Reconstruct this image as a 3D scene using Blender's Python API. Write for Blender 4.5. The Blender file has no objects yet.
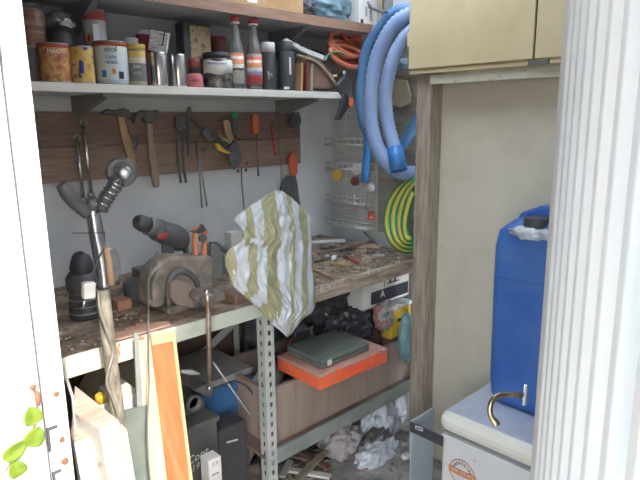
import bpy, bmesh, math, random
from mathutils import Vector, Matrix, noise
random.seed(4)
C = bpy.context.scene.collection
V = Vector
# ------------------------------------------------------------------ camera
FPX = 571.0
H, P, R = math.radians(46), math.radians(11.9), math.radians(0.6)
CAM = V((0, 0, 1.5))
F = V((math.cos(H)*math.cos(P), math.sin(H)*math.cos(P), -math.sin(P)))
Rt = V((math.sin(H), -math.cos(H), 0))
U = Rt.cross(F)
cr = Rt*math.cos(R) - U*math.sin(R)
cu = U*math.cos(R) + Rt*math.sin(R)
def ray(x, y): return F + cr*((x-320)/FPX) + cu*((240-y)/FPX)
def at(x, y, ax, v):
    d = ray(x, y); t = (v-CAM[ax])/d[ax]; return CAM + d*t
def atp(x, y, p0, n):
    d = ray(x, y); return CAM + d*((V(p0)-CAM).dot(n)/d.dot(n))
def depth(p): return (V(p)-CAM).dot(F)
cd = bpy.data.cameras.new('camera'); cam = bpy.data.objects.new('camera', cd); C.objects.link(cam)
M = Matrix((cr, cu, -F)).transposed().to_4x4(); M.translation = CAM
cam.matrix_world = M; cd.sensor_width = 36; cd.lens = FPX/640*36; cd.clip_start = .01
bpy.context.scene.camera = cam

# ------------------------------------------------------------------ materials
def sock(nt, a, b): nt.links.new(a, b)
def mat(name, cols, rough=.6, metal=0, scale=8, bump=0, bscale=40, stretch=None, detail=6, pos=None, trans=0, coat=0, sub=0, coord='Object', wave=None):
    m = bpy.data.materials.new(name); m.use_nodes = True; nt = m.node_tree; b = nt.nodes['Principled BSDF']
    b.inputs['Roughness'].default_value = rough; b.inputs['Metallic'].default_value = metal
    b.inputs['Transmission Weight'].default_value = trans
    b.inputs['Coat Weight'].default_value = coat
    if isinstance(cols[0], (int, float)): cols = [cols, [c*.8 for c in cols]]
    tc = nt.nodes.new('ShaderNodeTexCoord'); mp = nt.nodes.new('ShaderNodeMapping')
    sock(nt, tc.outputs[coord], mp.inputs[0])
    if stretch: mp.inputs['Scale'].default_value = stretch
    if wave:
        nz = nt.nodes.new('ShaderNodeTexWave'); nz.inputs['Scale'].default_value = scale
        nz.inputs['Distortion'].default_value = wave; nz.inputs['Detail'].default_value = 3; nz.inputs['Detail Scale'].default_value = 1.5
        fac = nz.outputs['Fac']
    else:
        nz = nt.nodes.new('ShaderNodeTexNoise'); nz.inputs['Scale'].default_value = scale; nz.inputs['Detail'].default_value = detail
        nz.inputs['Roughness'].default_value = .6; fac = nz.outputs['Fac']
    sock(nt, mp.outputs[0], nz.inputs['Vector'])
    rp = nt.nodes.new('ShaderNodeValToRGB'); sock(nt, fac, rp.inputs[0])
    n = len(cols); el = rp.color_ramp.elements
    ps = pos or [.32 + .36*i/(n-1) for i in range(n)]
    while len(el) < n: el.new(.5)
    for i in range(n):
        el[i].position = ps[i]
    for i in range(n):
        el[i].color = (*cols[i], 1)
    sock(nt, rp.outputs[0], b.inputs['Base Color'])
    if bump:
        n2 = nt.nodes.new('ShaderNodeTexNoise'); n2.inputs['Scale'].default_value = bscale; n2.inputs['Detail'].default_value = 5
        sock(nt, mp.outputs[0], n2.inputs['Vector'])
        bp = nt.nodes.new('ShaderNodeBump'); bp.inputs['Strength'].default_value = bump; bp.inputs['Distance'].default_value = .01
        sock(nt, n2.outputs['Fac'], bp.inputs['Height']); sock(nt, bp.outputs[0], b.inputs['Normal'])
    return m
def bands(name, stops, rough=.5, coord='Z', z0=0, z1=1, metal=0, distort=0, soft=False, dscale=8):
    """colour bands across UV.x (coord 'U'), UV.y ('V') -- printed labels, stripes"""
    m = bpy.data.materials.new(name); m.use_nodes = True; nt = m.node_tree; b = nt.nodes['Principled BSDF']
    b.inputs['Roughness'].default_value = rough; b.inputs['Metallic'].default_value = metal
    tc = nt.nodes.new('ShaderNodeTexCoord'); sp = nt.nodes.new('ShaderNodeSeparateXYZ'); sock(nt, tc.outputs['UV'], sp.inputs[0])
    fac = sp.outputs['X' if coord in 'UG' else 'Y']
    if coord == 'G': sock(nt, tc.outputs['Generated'], sp.inputs[0])
    if distort:
        nz = nt.nodes.new('ShaderNodeTexNoise'); nz.inputs['Scale'].default_value = dscale; nz.inputs['Detail'].default_value = 4
        sock(nt, tc.outputs['Generated' if coord == 'G' else 'UV'], nz.inputs['Vector'])
        ma = nt.nodes.new('ShaderNodeMath'); ma.operation = 'MULTIPLY_ADD'; ma.inputs[1].default_value = distort; sock(nt, nz.outputs['Fac'], ma.inputs[0]); sock(nt, fac, ma.inputs[2])
        sb = nt.nodes.new('ShaderNodeMath'); sb.operation = 'SUBTRACT'; sb.inputs[1].default_value = distort*.5; sock(nt, ma.outputs[0], sb.inputs[0]); fac = sb.outputs[0]
    rp = nt.nodes.new('ShaderNodeValToRGB'); rp.color_ramp.interpolation = 'LINEAR' if soft else 'CONSTANT'; sock(nt, fac, rp.inputs[0])
    el = rp.color_ramp.elements
    while len(el) < len(stops): el.new(.5)
    for i, (p, c) in enumerate(stops): el[i].position = p
    for i, (p, c) in enumerate(stops): el[i].color = (*c, 1)
    sock(nt, rp.outputs[0], b.inputs['Base Color'])
    return m
m_wallr = mat('wall_side_boards', [(.20,.18,.155), (.28,.26,.23), (.34,.32,.285)], .85, scale=5, bump=.15, bscale=30, stretch=(1,1,4))
m_wall = mat('wall_paint', [(.48,.50,.53), (.55,.57,.59), (.60,.61,.62)], .85, scale=3, bump=.15, bscale=30)
m_floor = mat('floor_dust', [(.16,.15,.14), (.34,.32,.29), (.5,.47,.43)], .95, scale=9, bump=.6, bscale=60)
m_ground = mat('ground_concrete', [(.22,.21,.20), (.34,.33,.31)], .9, scale=4, bump=.2)
m_ceil = mat('roof_sheet', [(.30,.30,.31), (.38,.38,.38)], .8, scale=4)
m_white = mat('white_gloss_paint', [(.60,.59,.58), (.66,.65,.65)], .45, scale=5)
m_rustwhite = mat('white_paint_rust_spots', [(.35,.20,.10), (.60,.60,.60), (.66,.66,.67)], .4, scale=26, pos=[.27,.32,.7], bump=.05)
m_corr = mat('corrugated_white_paint', [(.50,.55,.59), (.60,.64,.66), (.66,.67,.67)], .35, scale=14, stretch=(1,1,.15), pos=[.3,.42,.7])
m_shelf = mat('painted_shelf_board', [(.62,.61,.56), (.72,.71,.66)], .6, scale=6, stretch=(1,6,6))
m_shelfgrey = mat('grey_shelf_board', [(.36,.38,.38), (.46,.47,.46)], .7, scale=5, stretch=(1,6,6))
m_edgebrown = mat('brown_shelf_edge', [(.24,.14,.09), (.36,.22,.15)], .6, scale=12, stretch=(1,8,8))
m_plank1 = mat('brown_plank', [(.14,.095,.08), (.18,.115,.095), (.23,.15,.12)], .75, scale=9, stretch=(1,6,9), bump=.2)
m_plank2 = mat('lighter_brown_plank', [(.19,.13,.10), (.25,.17,.13), (.31,.21,.16)], .75, scale=9, stretch=(1,6,9), bump=.2)
m_post = mat('weathered_post_wood', [(.27,.22,.17), (.40,.335,.265), (.50,.43,.35)], .9, scale=16, stretch=(5,5,.45), bump=.6, bscale=60)
m_cream = mat('cream_painted_panel', [(.56,.52,.42), (.63,.59,.48), (.66,.62,.52)], .55, scale=3, bump=.05)
m_creamcab = mat('yellow_cream_enamel', [(.58,.48,.27), (.64,.54,.32), (.67,.57,.35)], .45, scale=4)
m_rustrail = mat('cream_rail_rust', [(.08,.05,.03), (.50,.48,.38), (.60,.58,.48)], .6, scale=40, pos=[.3,.36,.7], stretch=(1,1,2))
m_benchtop = mat('dirty_bench_top', [(.10,.075,.055), (.24,.18,.135), (.40,.31,.235)], .9, scale=16, bump=.6, bscale=70)
m_rail = mat('pale_green_angle_iron', [(.34,.38,.32), (.46,.51,.44), (.54,.57,.49)], .55, scale=10, pos=[.25,.4,.7])
m_railrust = mat('rusty_cream_rail', [(.30,.12,.06), (.66,.60,.50), (.76,.73,.63)], .65, scale=24, pos=[.34,.42,.6], stretch=(1,1,.4))
m_benchwood = mat('dusty_bench_edge_wood', [(.20,.15,.11), (.38,.30,.23), (.52,.43,.34)], .85, scale=9, stretch=(1,6,8), bump=.3)
m_slot = mat('grey_slotted_steel', [(.38,.40,.38), (.48,.50,.47)], .5, scale=9)
m_dark = mat('black_plastic', (.06,.063,.07), .5)  # blacks from here through charcoal lifted toward grey, standing in for interior haze
m_dark2 = mat('worn_dark_steel', [(.07,.072,.075), (.14,.145,.15)], .55, .3, scale=20)
m_char = mat('charcoal_plastic', (.10,.105,.115), .55)
m_chrome = mat('chrome_steel', [(.55,.55,.56), (.72,.72,.73)], .22, 1, scale=14)
m_steel = mat('dull_steel', [(.24,.24,.24), (.42,.42,.42)], .42, .85, scale=18)
m_vise = mat('worn_vise_iron', [(.11,.10,.09), (.20,.175,.155), (.33,.28,.25)], .6, .25, scale=14, bump=.3)
m_handle = mat('worn_ash_handle', [(.30,.19,.11), (.46,.31,.20)], .6, scale=14, stretch=(4,4,.6))
m_handle2 = mat('grey_wood_handle', [(.22,.17,.13), (.36,.29,.23)], .7, scale=14, stretch=(4,4,.6))
m_orange = mat('orange_plastic', [(.80,.17,.06), (.86,.22,.09)], .4, scale=5)
m_clamp = mat('faded_orange_plastic', [(.55,.20,.10), (.66,.28,.16)], .5)
m_orgrip = mat('orange_grip', (.66,.14,.06), .45)
m_red = mat('red_plastic', (.52,.05,.05), .4)
m_dullred = mat('dusty_red_plastic', (.36,.06,.06), .5)
m_green = mat('green_plastic', (.03,.30,.14), .4)
m_blue = mat('blue_drum_plastic', [(.025,.11,.40), (.04,.14,.46), (.08,.19,.50)], .42, scale=6, pos=[.2,.45,.75])
m_hose = mat('blue_ribbed_hose', [(.25,.36,.60), (.31,.42,.66)], .4, scale=8)
m_hosecuff = mat('bright_blue_cuff', (.05,.23,.60), .35)
m_tan = mat('tan_cloth', [(.30,.25,.17), (.42,.36,.26)], .9, scale=12)
m_yellow = mat('yellow_plastic', (.75,.50,.05), .45)
m_pine = mat('fresh_pine', [(.50,.33,.17), (.60,.43,.25)], .5, scale=11, stretch=(6,2,.5))
m_orangewood = mat('orange_veneer', [(.30,.11,.04), (.44,.18,.075)], .42, scale=6, stretch=(9,3,.5))
m_whitewood = mat('white_painted_timber', [(.36,.22,.14), (.72,.67,.60), (.80,.77,.72)], .6, scale=16, pos=[.3,.38,.65], bump=.15)
m_endgrain = mat('raw_timber_end', [(.42,.33,.26), (.66,.56,.47)], .8, scale=26, stretch=(.6,5,1), bump=.2)
m_cratewood = mat('rough_crate_wood', [(.27,.205,.165), (.32,.25,.205), (.35,.28,.23)], .8, scale=6, stretch=(5,.6,.5), bump=.15)
m_orangebox = mat('orange_organiser_plastic', [(.82,.13,.055), (.88,.18,.08)], .35, scale=5)
m_clearlid = mat('smoky_pink_lid', [(.50,.25,.20), (.58,.33,.27)], .25, scale=8)
m_greencase = mat('dull_green_case', [(.10,.125,.105), (.16,.18,.155)], .5, scale=14, bump=.2)
m_blackbag = mat('black_bin_liner', [(.035,.035,.038), (.07,.07,.075)], .25, scale=8, bump=.35, bscale=22)
m_whitebag = mat('white_blue_plastic_bag', [(.50,.54,.60), (.74,.76,.78)], .35, scale=9, bump=.5, bscale=30)
m_pinkbag = mat('pale_pinkish_plastic', [(.42,.38,.38), (.56,.52,.51)], .4, scale=9, bump=.5, bscale=30)
m_rock = mat('brown_sack_contents', [(.10,.085,.075), (.22,.19,.16)], .9, scale=14, bump=.6)
m_tealbag = mat('teal_mesh_bag', [(.12,.24,.26), (.26,.42,.44)], .5, scale=22, stretch=(2,2,.3), bump=.5)
m_bluecrate = mat('blue_crate_plastic', [(.03,.10,.24), (.05,.16,.36)], .5, scale=8)
m_darkbox = mat('dark_toolbox', [(.055,.06,.06), (.10,.11,.105)], .5, scale=8)
m_greybox = mat('grey_shelf_slab', [(.20,.21,.21), (.28,.29,.29)], .6, scale=8)
m_applid = mat('off_white_lid_rim', [(.76,.75,.64), (.84,.83,.74)], .35, scale=6)
m_apptop = mat('blue_white_lid_top', [(.52,.56,.66), (.64,.67,.73)], .4, scale=28, detail=8, bump=.1)
m_appbody = mat('white_enamel_body', [(.32,.16,.06), (.72,.73,.73), (.79,.79,.78)], .35, scale=14, pos=[.27,.31,.7])
m_greysheet = mat('blue_grey_sheet', [(.40,.46,.50), (.50,.55,.59)], .4, scale=5)
m_brass = mat('worn_brass_chrome', [(.20,.13,.06), (.55,.46,.30), (.75,.70,.60)], .25, 1, scale=40)
m_paper = mat('white_label_paper', [(.62,.60,.56), (.72,.71,.67)], .7, scale=12)
m_ink = mat('dark_ink', (.03,.03,.05), .6)
m_blueink = mat('blue_handwriting_ink', (.04,.07,.35), .6)
m_orangeink = mat('orange_print', (.72,.20,.05), .5)
m_whiteprint = mat('white_print', (.8,.78,.74), .6)
m_chalk = mat('chalk_writing', (.62,.60,.55), .9)
m_glass = mat('clear_bottle_glass', (.72,.74,.72), .08, trans=.85)
m_redcap = mat('red_bottle_cap', (.55,.06,.05), .4)
m_whitecap = mat('white_cap', (.72,.71,.68), .5)
m_maroon = mat('maroon_can', (.20,.045,.045), .5)
m_foil = mat('crumpled_foil', [(.35,.37,.40), (.80,.82,.84)], .25, .9, scale=30, bump=.8, bscale=60)
m_leaf = mat('fresh_green_leaf', [(.07,.12,.006), (.15,.20,.015)], .45, scale=60)
m_vine = mat('brown_vine_stem', [(.12,.055,.025), (.22,.11,.06)], .8, scale=40)
m_wire = mat('white_coated_wire', (.66,.66,.62), .4)
m_cord = mat('grey_cord', (.14,.15,.14), .6)
m_cardboard = mat('brown_cardboard', [(.36,.22,.10), (.50,.32,.16)], .8, scale=8)
m_bluebag = mat('blue_grey_plastic', [(.12,.20,.25), (.24,.38,.45)], .35, scale=9, bump=.4, bscale=30)
m_bark = mat('bare_timber_pole', [(.12,.10,.075), (.26,.23,.18), (.38,.35,.29)], .6, scale=30, stretch=(2,2,.6), bump=.4, bscale=50)
m_seam = mat('dark_seam', (.05,.035,.025), .9)
m_brown = mat('brown_board', [(.17,.095,.06), (.26,.155,.10)], .7, scale=8)
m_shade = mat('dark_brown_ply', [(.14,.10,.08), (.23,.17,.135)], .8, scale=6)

# ------------------------------------------------------------------ mesh helpers
class MB:
    def __init__(s): s.b = bmesh.new(); s.uv = s.b.loops.layers.uv.new('UVMap')
    def hexa(s, p):
        v = [s.b.verts.new(q) for q in p]
        for f in ((0,3,2,1),(4,5,6,7),(0,1,5,4),(1,2,6,5),(2,3,7,6),(3,0,4,7)): s.b.faces.new([v[i] for i in f])
        return s
    def box(s, x0, x1, y0, y1, z0, z1):
        return s.hexa([(x0,y0,z0),(x1,y0,z0),(x1,y1,z0),(x0,y1,z0),(x0,y0,z1),(x1,y0,z1),(x1,y1,z1),(x0,y1,z1)])
    def obox(s, c, sz, rz=0, rx=0, ry=0):
        m = Matrix.Translation(V(c)) @ Matrix.Rotation(rz,4,'Z') @ Matrix.Rotation(ry,4,'Y') @ Matrix.Rotation(rx,4,'X')
        a, b_, c_ = [q/2 for q in sz]
        return s.hexa([m @ V(q) for q in ((-a,-b_,-c_),(a,-b_,-c_),(a,b_,-c_),(-a,b_,-c_),(-a,-b_,c_),(a,-b_,c_),(a,b_,c_),(-a,b_,c_))])
    def prism(s, pts, off):
        off = V(off); a = [s.b.verts.new(p) for p in pts]; b_ = [s.b.verts.new(V(p)+off) for p in pts]; n = len(pts)
        s.b.faces.new(a); s.b.faces.new(b_[::-1])
        for i in range(n): s.b.faces.new((a[i], b_[i], b_[(i+1)%n], a[(i+1)%n]))
        return s
    def pp(s, px, y, th, ax=1): return s.prism([at(a, b_, ax, y) for a, b_ in px], (0, th, 0) if ax == 1 else ((th,0,0) if ax == 0 else (0,0,th)))
    def tube(s, pts, r, seg=8, cap=True, smoothn=0, ridge=None, closed=False):
        pts = [V(p) for p in pts]
        if smoothn: pts = spline(pts, smoothn)
        n = len(pts); rs = r if isinstance(r, (list, tuple)) else [r]*n
        if len(rs) != n:
            rs = [rs[min(len(rs)-1, int(i*(len(rs)-1)/(n-1)))]*(1-(i*(len(rs)-1)/(n-1))%1) + rs[min(len(rs)-1, int(i*(len(rs)-1)/(n-1))+1)]*((i*(len(rs)-1)/(n-1))%1) for i in range(n)]
        rings = []; up = None
        for i in range(n):
            t = (pts[min(i+1,n-1)]-pts[max(i-1,0)]).normalized()
            if up is None:
                up = V((0,0,1)) if abs(t.z) < .9 else V((1,0,0))
            a = (up - t*up.dot(t)).normalized(); up = a; b_ = t.cross(a)
            rr = rs[i]*(1 if not ridge else (1+ridge if i % 2 else 1-ridge))
            rings.append([s.b.verts.new(pts[i] + (a*math.cos(k*2*math.pi/seg)+b_*math.sin(k*2*math.pi/seg))*rr) for k in range(seg)])
        for i in range(n-1):
            for k in range(seg):
                f = s.b.faces.new((rings[i][k], rings[i][(k+1)%seg], rings[i+1][(k+1)%seg], rings[i+1][k])); f.smooth = True
                for l, (u, w) in zip(f.loops, ((k,i),(k+1,i),(k+1,i+1),(k,i+1))): l[s.uv].uv = (u/seg, w/n)
        if cap: s.b.faces.new(rings[0][::-1]); s.b.faces.new(rings[-1])
        return s
    def lathe(s, prof, c, axis=(0,0,1), seg=24):
        ax = V(axis).normalized(); a = ax.orthogonal().normalized()
        if abs(ax.z) > .9: a = V((1,0,0))
        b_ = ax.cross(a); c = V(c); rings = []
        zmin = min(p[1] for p in prof); zmax = max(p[1] for p in prof) or 1
        for r, z in prof:
            rings.append([s.b.verts.new(c + ax*z + (a*math.cos(k*2*math.pi/seg)+b_*math.sin(k*2*math.pi/seg))*max(r,1e-4)) for k in range(seg)])
        for i in range(len(prof)-1):
            for k in range(seg):
                f = s.b.faces.new((rings[i][k], rings[i][(k+1)%seg], rings[i+1][(k+1)%seg], rings[i+1][k])); f.smooth = True
                for l, (u, w) in zip(f.loops, ((k,i),(k+1,i),(k+1,i+1),(k,i+1))): l[s.uv].uv = (u/seg, (prof[w][1]-zmin)/max(1e-6, zmax-zmin))
        s.b.faces.new(rings[0][::-1]); s.b.faces.new(rings[-1])
        return s
    def ball(s, c, r, amp=0, freq=3, seed=0, sub=3, crease=False):
        g = bmesh.ops.create_icosphere(s.b, subdivisions=sub, radius=1)
        r = V(r) if not isinstance(r, (int,float)) else V((r,r,r)); c = V(c)
        for v in g['verts']:
            d = v.co.normalized(); p = d*freq + V((seed*7.1, seed*3.3, 0)); k = 1
            if amp:
                q = noise.noise(p)*.7 + (1-abs(noise.noise(p*2.3))*2)*.35 if crease else noise.noise(p)+.4*noise.noise(p*2.7)
                k = 1 + amp*q
            v.co = c + V((d.x*r.x, d.y*r.y, d.z*r.z))*k
            for f in v.link_faces: f.smooth = not crease or sub > 3
        return s
    def ngrid(s, rows, cols, fn, closed=False):
        g = [[s.b.verts.new(fn(j/(cols-1), i/(rows-1))) for j in range(cols)] for i in range(rows)]
        for i in range(rows-1):
            for j in range(cols-1):
                f = s.b.faces.new((g[i][j], g[i][j+1], g[i+1][j+1], g[i+1][j])); f.smooth = True
                for l, (u, w) in zip(f.loops, ((j,i),(j+1,i),(j+1,i+1),(j,i+1))): l[s.uv].uv = (u/(cols-1), w/(rows-1))
        return s
def spline(p, n):
    o = []
    q = [p[0]*2-p[1]] + p + [p[-1]*2-p[-2]]
    for i in range(1, len(q)-2):
        for k in range(n):
            t = k/n; a, b_, c, d = q[i-1], q[i], q[i+1], q[i+2]
            o.append(.5*((2*b_)+(c-a)*t+(2*a-5*b_+4*c-d)*t*t+(3*b_-a-3*c+d)*t**3))
    o.append(p[-1]); return o
def build(name, mb, m, parent=None, bevel=0, solid=0):
    me = bpy.data.meshes.new(name); bmesh.ops.recalc_face_normals(mb.b, faces=mb.b.faces)
    if parent is None:      # origin at the base of the thing
        vs = [v.co for v in mb.b.verts]
        o0 = V(((min(v.x for v in vs)+max(v.x for v in vs))/2, (min(v.y for v in vs)+max(v.y for v in vs))/2, min(v.z for v in vs)))
        for v in mb.b.verts: v.co -= o0
    mb.b.to_mesh(me); mb.b.free(); me.materials.append(m)
    o = bpy.data.objects.new(name, me); C.objects.link(o)
    if parent is None: o.location = o0
    else:
        o.parent = parent
        q = parent; w = V((0,0,0))
        while q: w = w + q.location; q = q.parent
        o.location = -w if parent.parent is None else V((0,0,0))
    if solid:
        md = o.modifiers.new('solid', 'SOLIDIFY'); md.thickness = solid
    if bevel:
        md = o.modifiers.new('bevel', 'BEVEL'); md.width = bevel; md.segments = 2; md.limit_method = 'ANGLE'
    return o
def tag(o, label, cat, group=None):
    o['label'] = label; o['category'] = cat
    if group: o['group'] = group
    return o
def thing(name, label, cat, loc, group=None):
    o = bpy.data.objects.new(name, None); C.objects.link(o); o.location = V(loc); o.empty_display_size = .05
    return tag(o, label, cat, group)
def one(name, mb, m, label, cat, group=None, **k): return tag(build(name, mb, m, None, **k), label, cat, group)
def struct(name, mb, m, **k):
    o = build(name, mb, m, None, **k); o['kind'] = 'structure'; return o
def text(name, body, size, mtx, m, parent, bend=0, ext=.0006, shear=0):
    """lettering as mesh; mtx places text (x right, y up, z out); bend = cylinder radius"""
    cu_ = bpy.data.curves.new(name, 'FONT'); cu_.body = body; cu_.size = size; cu_.align_x = 'CENTER'; cu_.align_y = 'CENTER'; cu_.extrude = ext; cu_.shear = shear
    cu_.resolution_u = 2
    t = bpy.data.objects.new(name, cu_); C.objects.link(t)
    dg = bpy.context.evaluated_depsgraph_get(); me = bpy.data.meshes.new_from_object(t.evaluated_get(dg))
    bpy.data.objects.remove(t); bpy.data.curves.remove(cu_)
    for v in me.vertices:
        if bend:
            a = v.co.x/bend; v.co = V((math.sin(a)*(bend+v.co.z), v.co.y, math.cos(a)*(bend+v.co.z)-bend))
        v.co = mtx @ v.co
    me.materials.clear(); me.materials.append(m)
    o = bpy.data.objects.new(name, me); C.objects.link(o)
    o.parent = parent; o.location = -parent.location if parent.parent is None else V((0,0,0))
    return o
def frame(o, x, up):
    x = V(x).normalized(); up = V(up); up = (up - x*up.dot(x)).normalized(); z = x.cross(up)
    m = Matrix((x, up, z)).transposed().to_4x4(); m.translation = V(o); return m

# ------------------------------------------------------------------ shell
D, E = 2.15, 2.17
struct('floor', MB().box(-.75, 2.25, .35, 2.2, -.08, 0), m_floor)
struct('ground', MB().box(-6, 6, -8, .35, -.12, -.03), m_ground)
struct('wall_back', MB().box(-.8, 2.25, D, D+.05, 0, 2.5), m_wall)
struct('wall_right', MB().box(E, E+.05, 1.34, D, 0, 2.5), mat('wall_paint_right', [(.44,.45,.46), (.52,.53,.53), (.57,.57,.57)], .85, scale=3, bump=.15, bscale=30))
struct('trim_4', MB().box(E-.012, E, 1.41, 1.82, .95, 1.88), m_wallr)
struct('wall_left', MB().box(-.8, -.75, .84, D, 0, 2.5), m_wall)
pn = struct('wall_front_right', MB().box(.98, 2.2, .33, .38, 0, 2.5), m_wall)
struct('ceiling', MB().box(-2.6, 1.15, .06, D+.05, 2.30, 2.36).box(1.15, 2.25, .06, .80, 2.30, 2.36).box(1.15, 2.25, 1.84, D+.05, 2.30, 2.36).box(2.14, 2.25, .80, 1.84, 2.30, 2.36), m_ceil)  # unseen roof, front overhang extended to block high sky and trim the sun
m_roof_fill = bpy.data.materials.new('added_roof_fill'); m_roof_fill.use_nodes = True
_n = m_roof_fill.node_tree; _t = _n.nodes.new('ShaderNodeBsdfTranslucent'); _t.inputs[0].default_value = (.90,.93,.95,1)
_n.links.new(_t.outputs[0], _n.nodes['Material Output'].inputs[0])
struct('added_skylight_1', MB().box(1.15, 2.14, .80, 1.84, 2.315, 2.32), m_roof_fill)  # unseen translucent roof sheet, added to brighten the interior
# partition beside the post
pan = struct('wall_partition', MB().box(1.975, 1.995, .38, 1.337, 0, 1.66), m_cream)
struct('trim_1', MB().box(1.882, 1.898, .38, at(430,75,0,1.882).y, at(500,80,0,1.882).z, at(500,70,0,1.882).z), m_rustrail)
pin = MB()
for a, b in ((442, 283), (443, 290), (452, 285), (560, 160)):
    pass
pm = MB()
for z in (.95, .985, 1.02, 1.055): pm.obox((1.973, 1.272, z+.02), (.004, .007, .008))
# wooden post
pst = build('wooden_post', MB().box(1.90, 1.995, 1.338, 1.408, 0, 1.665), m_post, None, bevel=.004)
tag(pst, 'weathered grey wooden post standing between workbench and cream panel', 'post')

# left door frame and leaf
xf0, xf1 = at(24, 240, 1, .8).x, at(49, 240, 1, .8).x
struct('trim_2', MB().box(xf0, .262, .80, .84, -.03, 2.3), m_rustwhite, bevel=.002)
fr = bpy.data.objects['trim_2']
struct('wall_front_left', MB().box(-2.6, -.25, .80, .84, -.03, 2.3), m_greybox)  # unseen wall, run on leftward in grey to limit sky light and bounce
struct('wall_front', MB().prism([(.10,.80,1.76),(.972,.43,1.76),(.99,.47,1.76),(.10,.84,1.76)], (0,0,.54)), m_white)  # unseen lintel, added low over the opening to block high sky light
lf = struct('door_1', MB().box(-.25, xf0-.005, .79, .83, -.03, 2.25), m_white, bevel=.003)
build('gap_filler', MB().box(xf0-.005, xf0, .835, .84, 0, 2.25), m_seam, lf)
# cut-outs for the latch: black recess with pale plate
for k, (a, b, c, d) in enumerate(((49, 425, 57, 452), (54.5, 469, 61, 492))):
    p0, p1 = at(a, d, 1, .798), at(c, b, 1, .798)
    pl = build('latch_recess', MB().box(p0.x, p1.x, .797, .80, p0.z, p1.z), m_dark, fr)
    build('latch_plate', MB().box(p0.x+.0034, p1.x, .7955, .80, p0.z, p1.z-.004), m_greysheet, fr)
for (a, b, r) in ((56.5, 394, .004), (65, 461, .0055), (62, 440, .004)):
    p = at(a, b, 1, .799)
    build('paint_chip', MB().ball(p, (r, .0008, r*1.1), .4, 2, a, 2), m_vine, fr)

# right corrugated door leaf, swung open toward the camera
A0, A1 = V((.992, .428, 0)), V((.30, .055, 0))
dl = (A1-A0).normalized(); nl = V((dl.y, -dl.x, 0)); nl = nl if nl.dot(-A0) > 0 else -nl
mb = MB(); prof = []
L = (A1-A0).length; w = .078; k = 0; s = .075
while s < L-.01:
    prof += [(s, 0), (s+w*.22, .011), (s+w*.5, .011), (s+w*.72, 0)]; s += w
pts = [A0 + dl*a + nl*b for a, b in prof]; pts += [A0+dl*prof[-1][0]-nl*.004, A0+dl*.075-nl*.004]
mb.prism([p+V((0,0,.03)) for p in pts], (0,0,2.26))
dr = struct('door_2', mb, m_corr, bevel=.002)
e0 = A0 + nl*.012
def ob(o, a, b, c, d, z0, z1): return [o+dl*a+nl*c+V((0,0,z0)), o+dl*b+nl*c+V((0,0,z0)), o+dl*b+nl*d+V((0,0,z0)), o+dl*a+nl*d+V((0,0,z0)),
                                       o+dl*a+nl*c+V((0,0,z1)), o+dl*b+nl*c+V((0,0,z1)), o+dl*b+nl*d+V((0,0,z1)), o+dl*a+nl*d+V((0,0,z1))]
build('door_stile', MB().hexa(ob(A0, -.004, .075, -.03, .009, .02, 2.29)), m_rustwhite, dr, bevel=.003)
# lever handle on the leaf edge
hp = at(528, 397, 0, A0.x-.004)
hp = atp(527, 396, A0 + nl*.014, nl)
q = lambda a, b, c: hp + dl*a + V((0,0,b)) + nl*c
hd = thing('door_lever', 'curved brass and chrome door lever on the edge of the corrugated door', 'door handle', hp)
build('mounting_plate', MB().hexa([q(-.004,-.026,0),q(.0,-.026,0),q(.0,-.026,.008),q(-.004,-.026,.008),q(-.004,.026,0),q(.0,.026,0),q(.0,.026,.008),q(-.004,.026,.008)]), m_chrome, hd, bevel=.002)
def hpt(a, b, dd=0): return atp(a, b, A0 + nl*(.022+dd), nl)
rt = cr; upv = V((0,0,1))
sc = depth(hp)/FPX
def hq(a, b, dd=0): return hp + nl*.01 + cr*((a-527)*sc) - cu*((b-396)*sc) - F*dd
build('lever', MB().tube([hq(527,396), hq(512,395), hq(502,396,.004), hq(496,400,.008), hq(493,407,.012), hq(494,415,.014), hq(498,421,.016), hq(499,423,.016)], [.0065,.0062,.006,.006,.0062,.0066,.0085,.0088], 12, smoothn=5), m_brass, hd)

# vine
g0 = at(46, 395, 1, .785)
vn = thing('climbing_vine', 'small green-leaved vine sprig climbing by the white door frame', 'plant', g0)
stp = [at(a, b, 1, .782) for a, b in ((0, 476), (9, 466), (17, 452), (25, 441), (34, 427), (37, 413), (36, 398), (33, 387))]
build('stem', MB().tube(stp, [.0011,.0011,.0012,.0012,.0011,.001,.0012,.0014], 6, smoothn=4), m_vine, vn)
def leafm(px, py, rx, ry, rot):
    c = at(px, py, 1, .776); sc_ = .82/FPX
    b = MB(); n = 14; ring = []
    def fn(u, v):
        t = v*2-1; wd = math.sqrt(max(0, 1-t*t))*(1-.25*t); x = (u*2-1)*wd*rx*sc_; z = t*ry*sc_
        x, z = x*math.cos(rot)-z*math.sin(rot), x*math.sin(rot)+z*math.cos(rot)
        return c + V((x, -abs(u*2-1)*.002*wd + .0015*t*t, z))
    b.ngrid(11, 9, fn); return b
for a in ((32.5, 416, 8.5, 9.5, .15), (34.5, 437, 9.8, 10, -.7), (15, 451, 8, 12, -1.1), (17, 469, 8, 9, .3)):
    build('leaf', leafm(*a), m_leaf, vn, solid=.0004)
build('withered_leaf', MB().ball(at(38, 398, 1, .78), (.004,.003,.011), .4, 3, 2, 2), m_vine, vn)
build('withered_leaf', MB().ball(at(33, 387, 1, .78), (.005,.003,.003), .4, 3, 5, 2), m_vine, vn)

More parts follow.
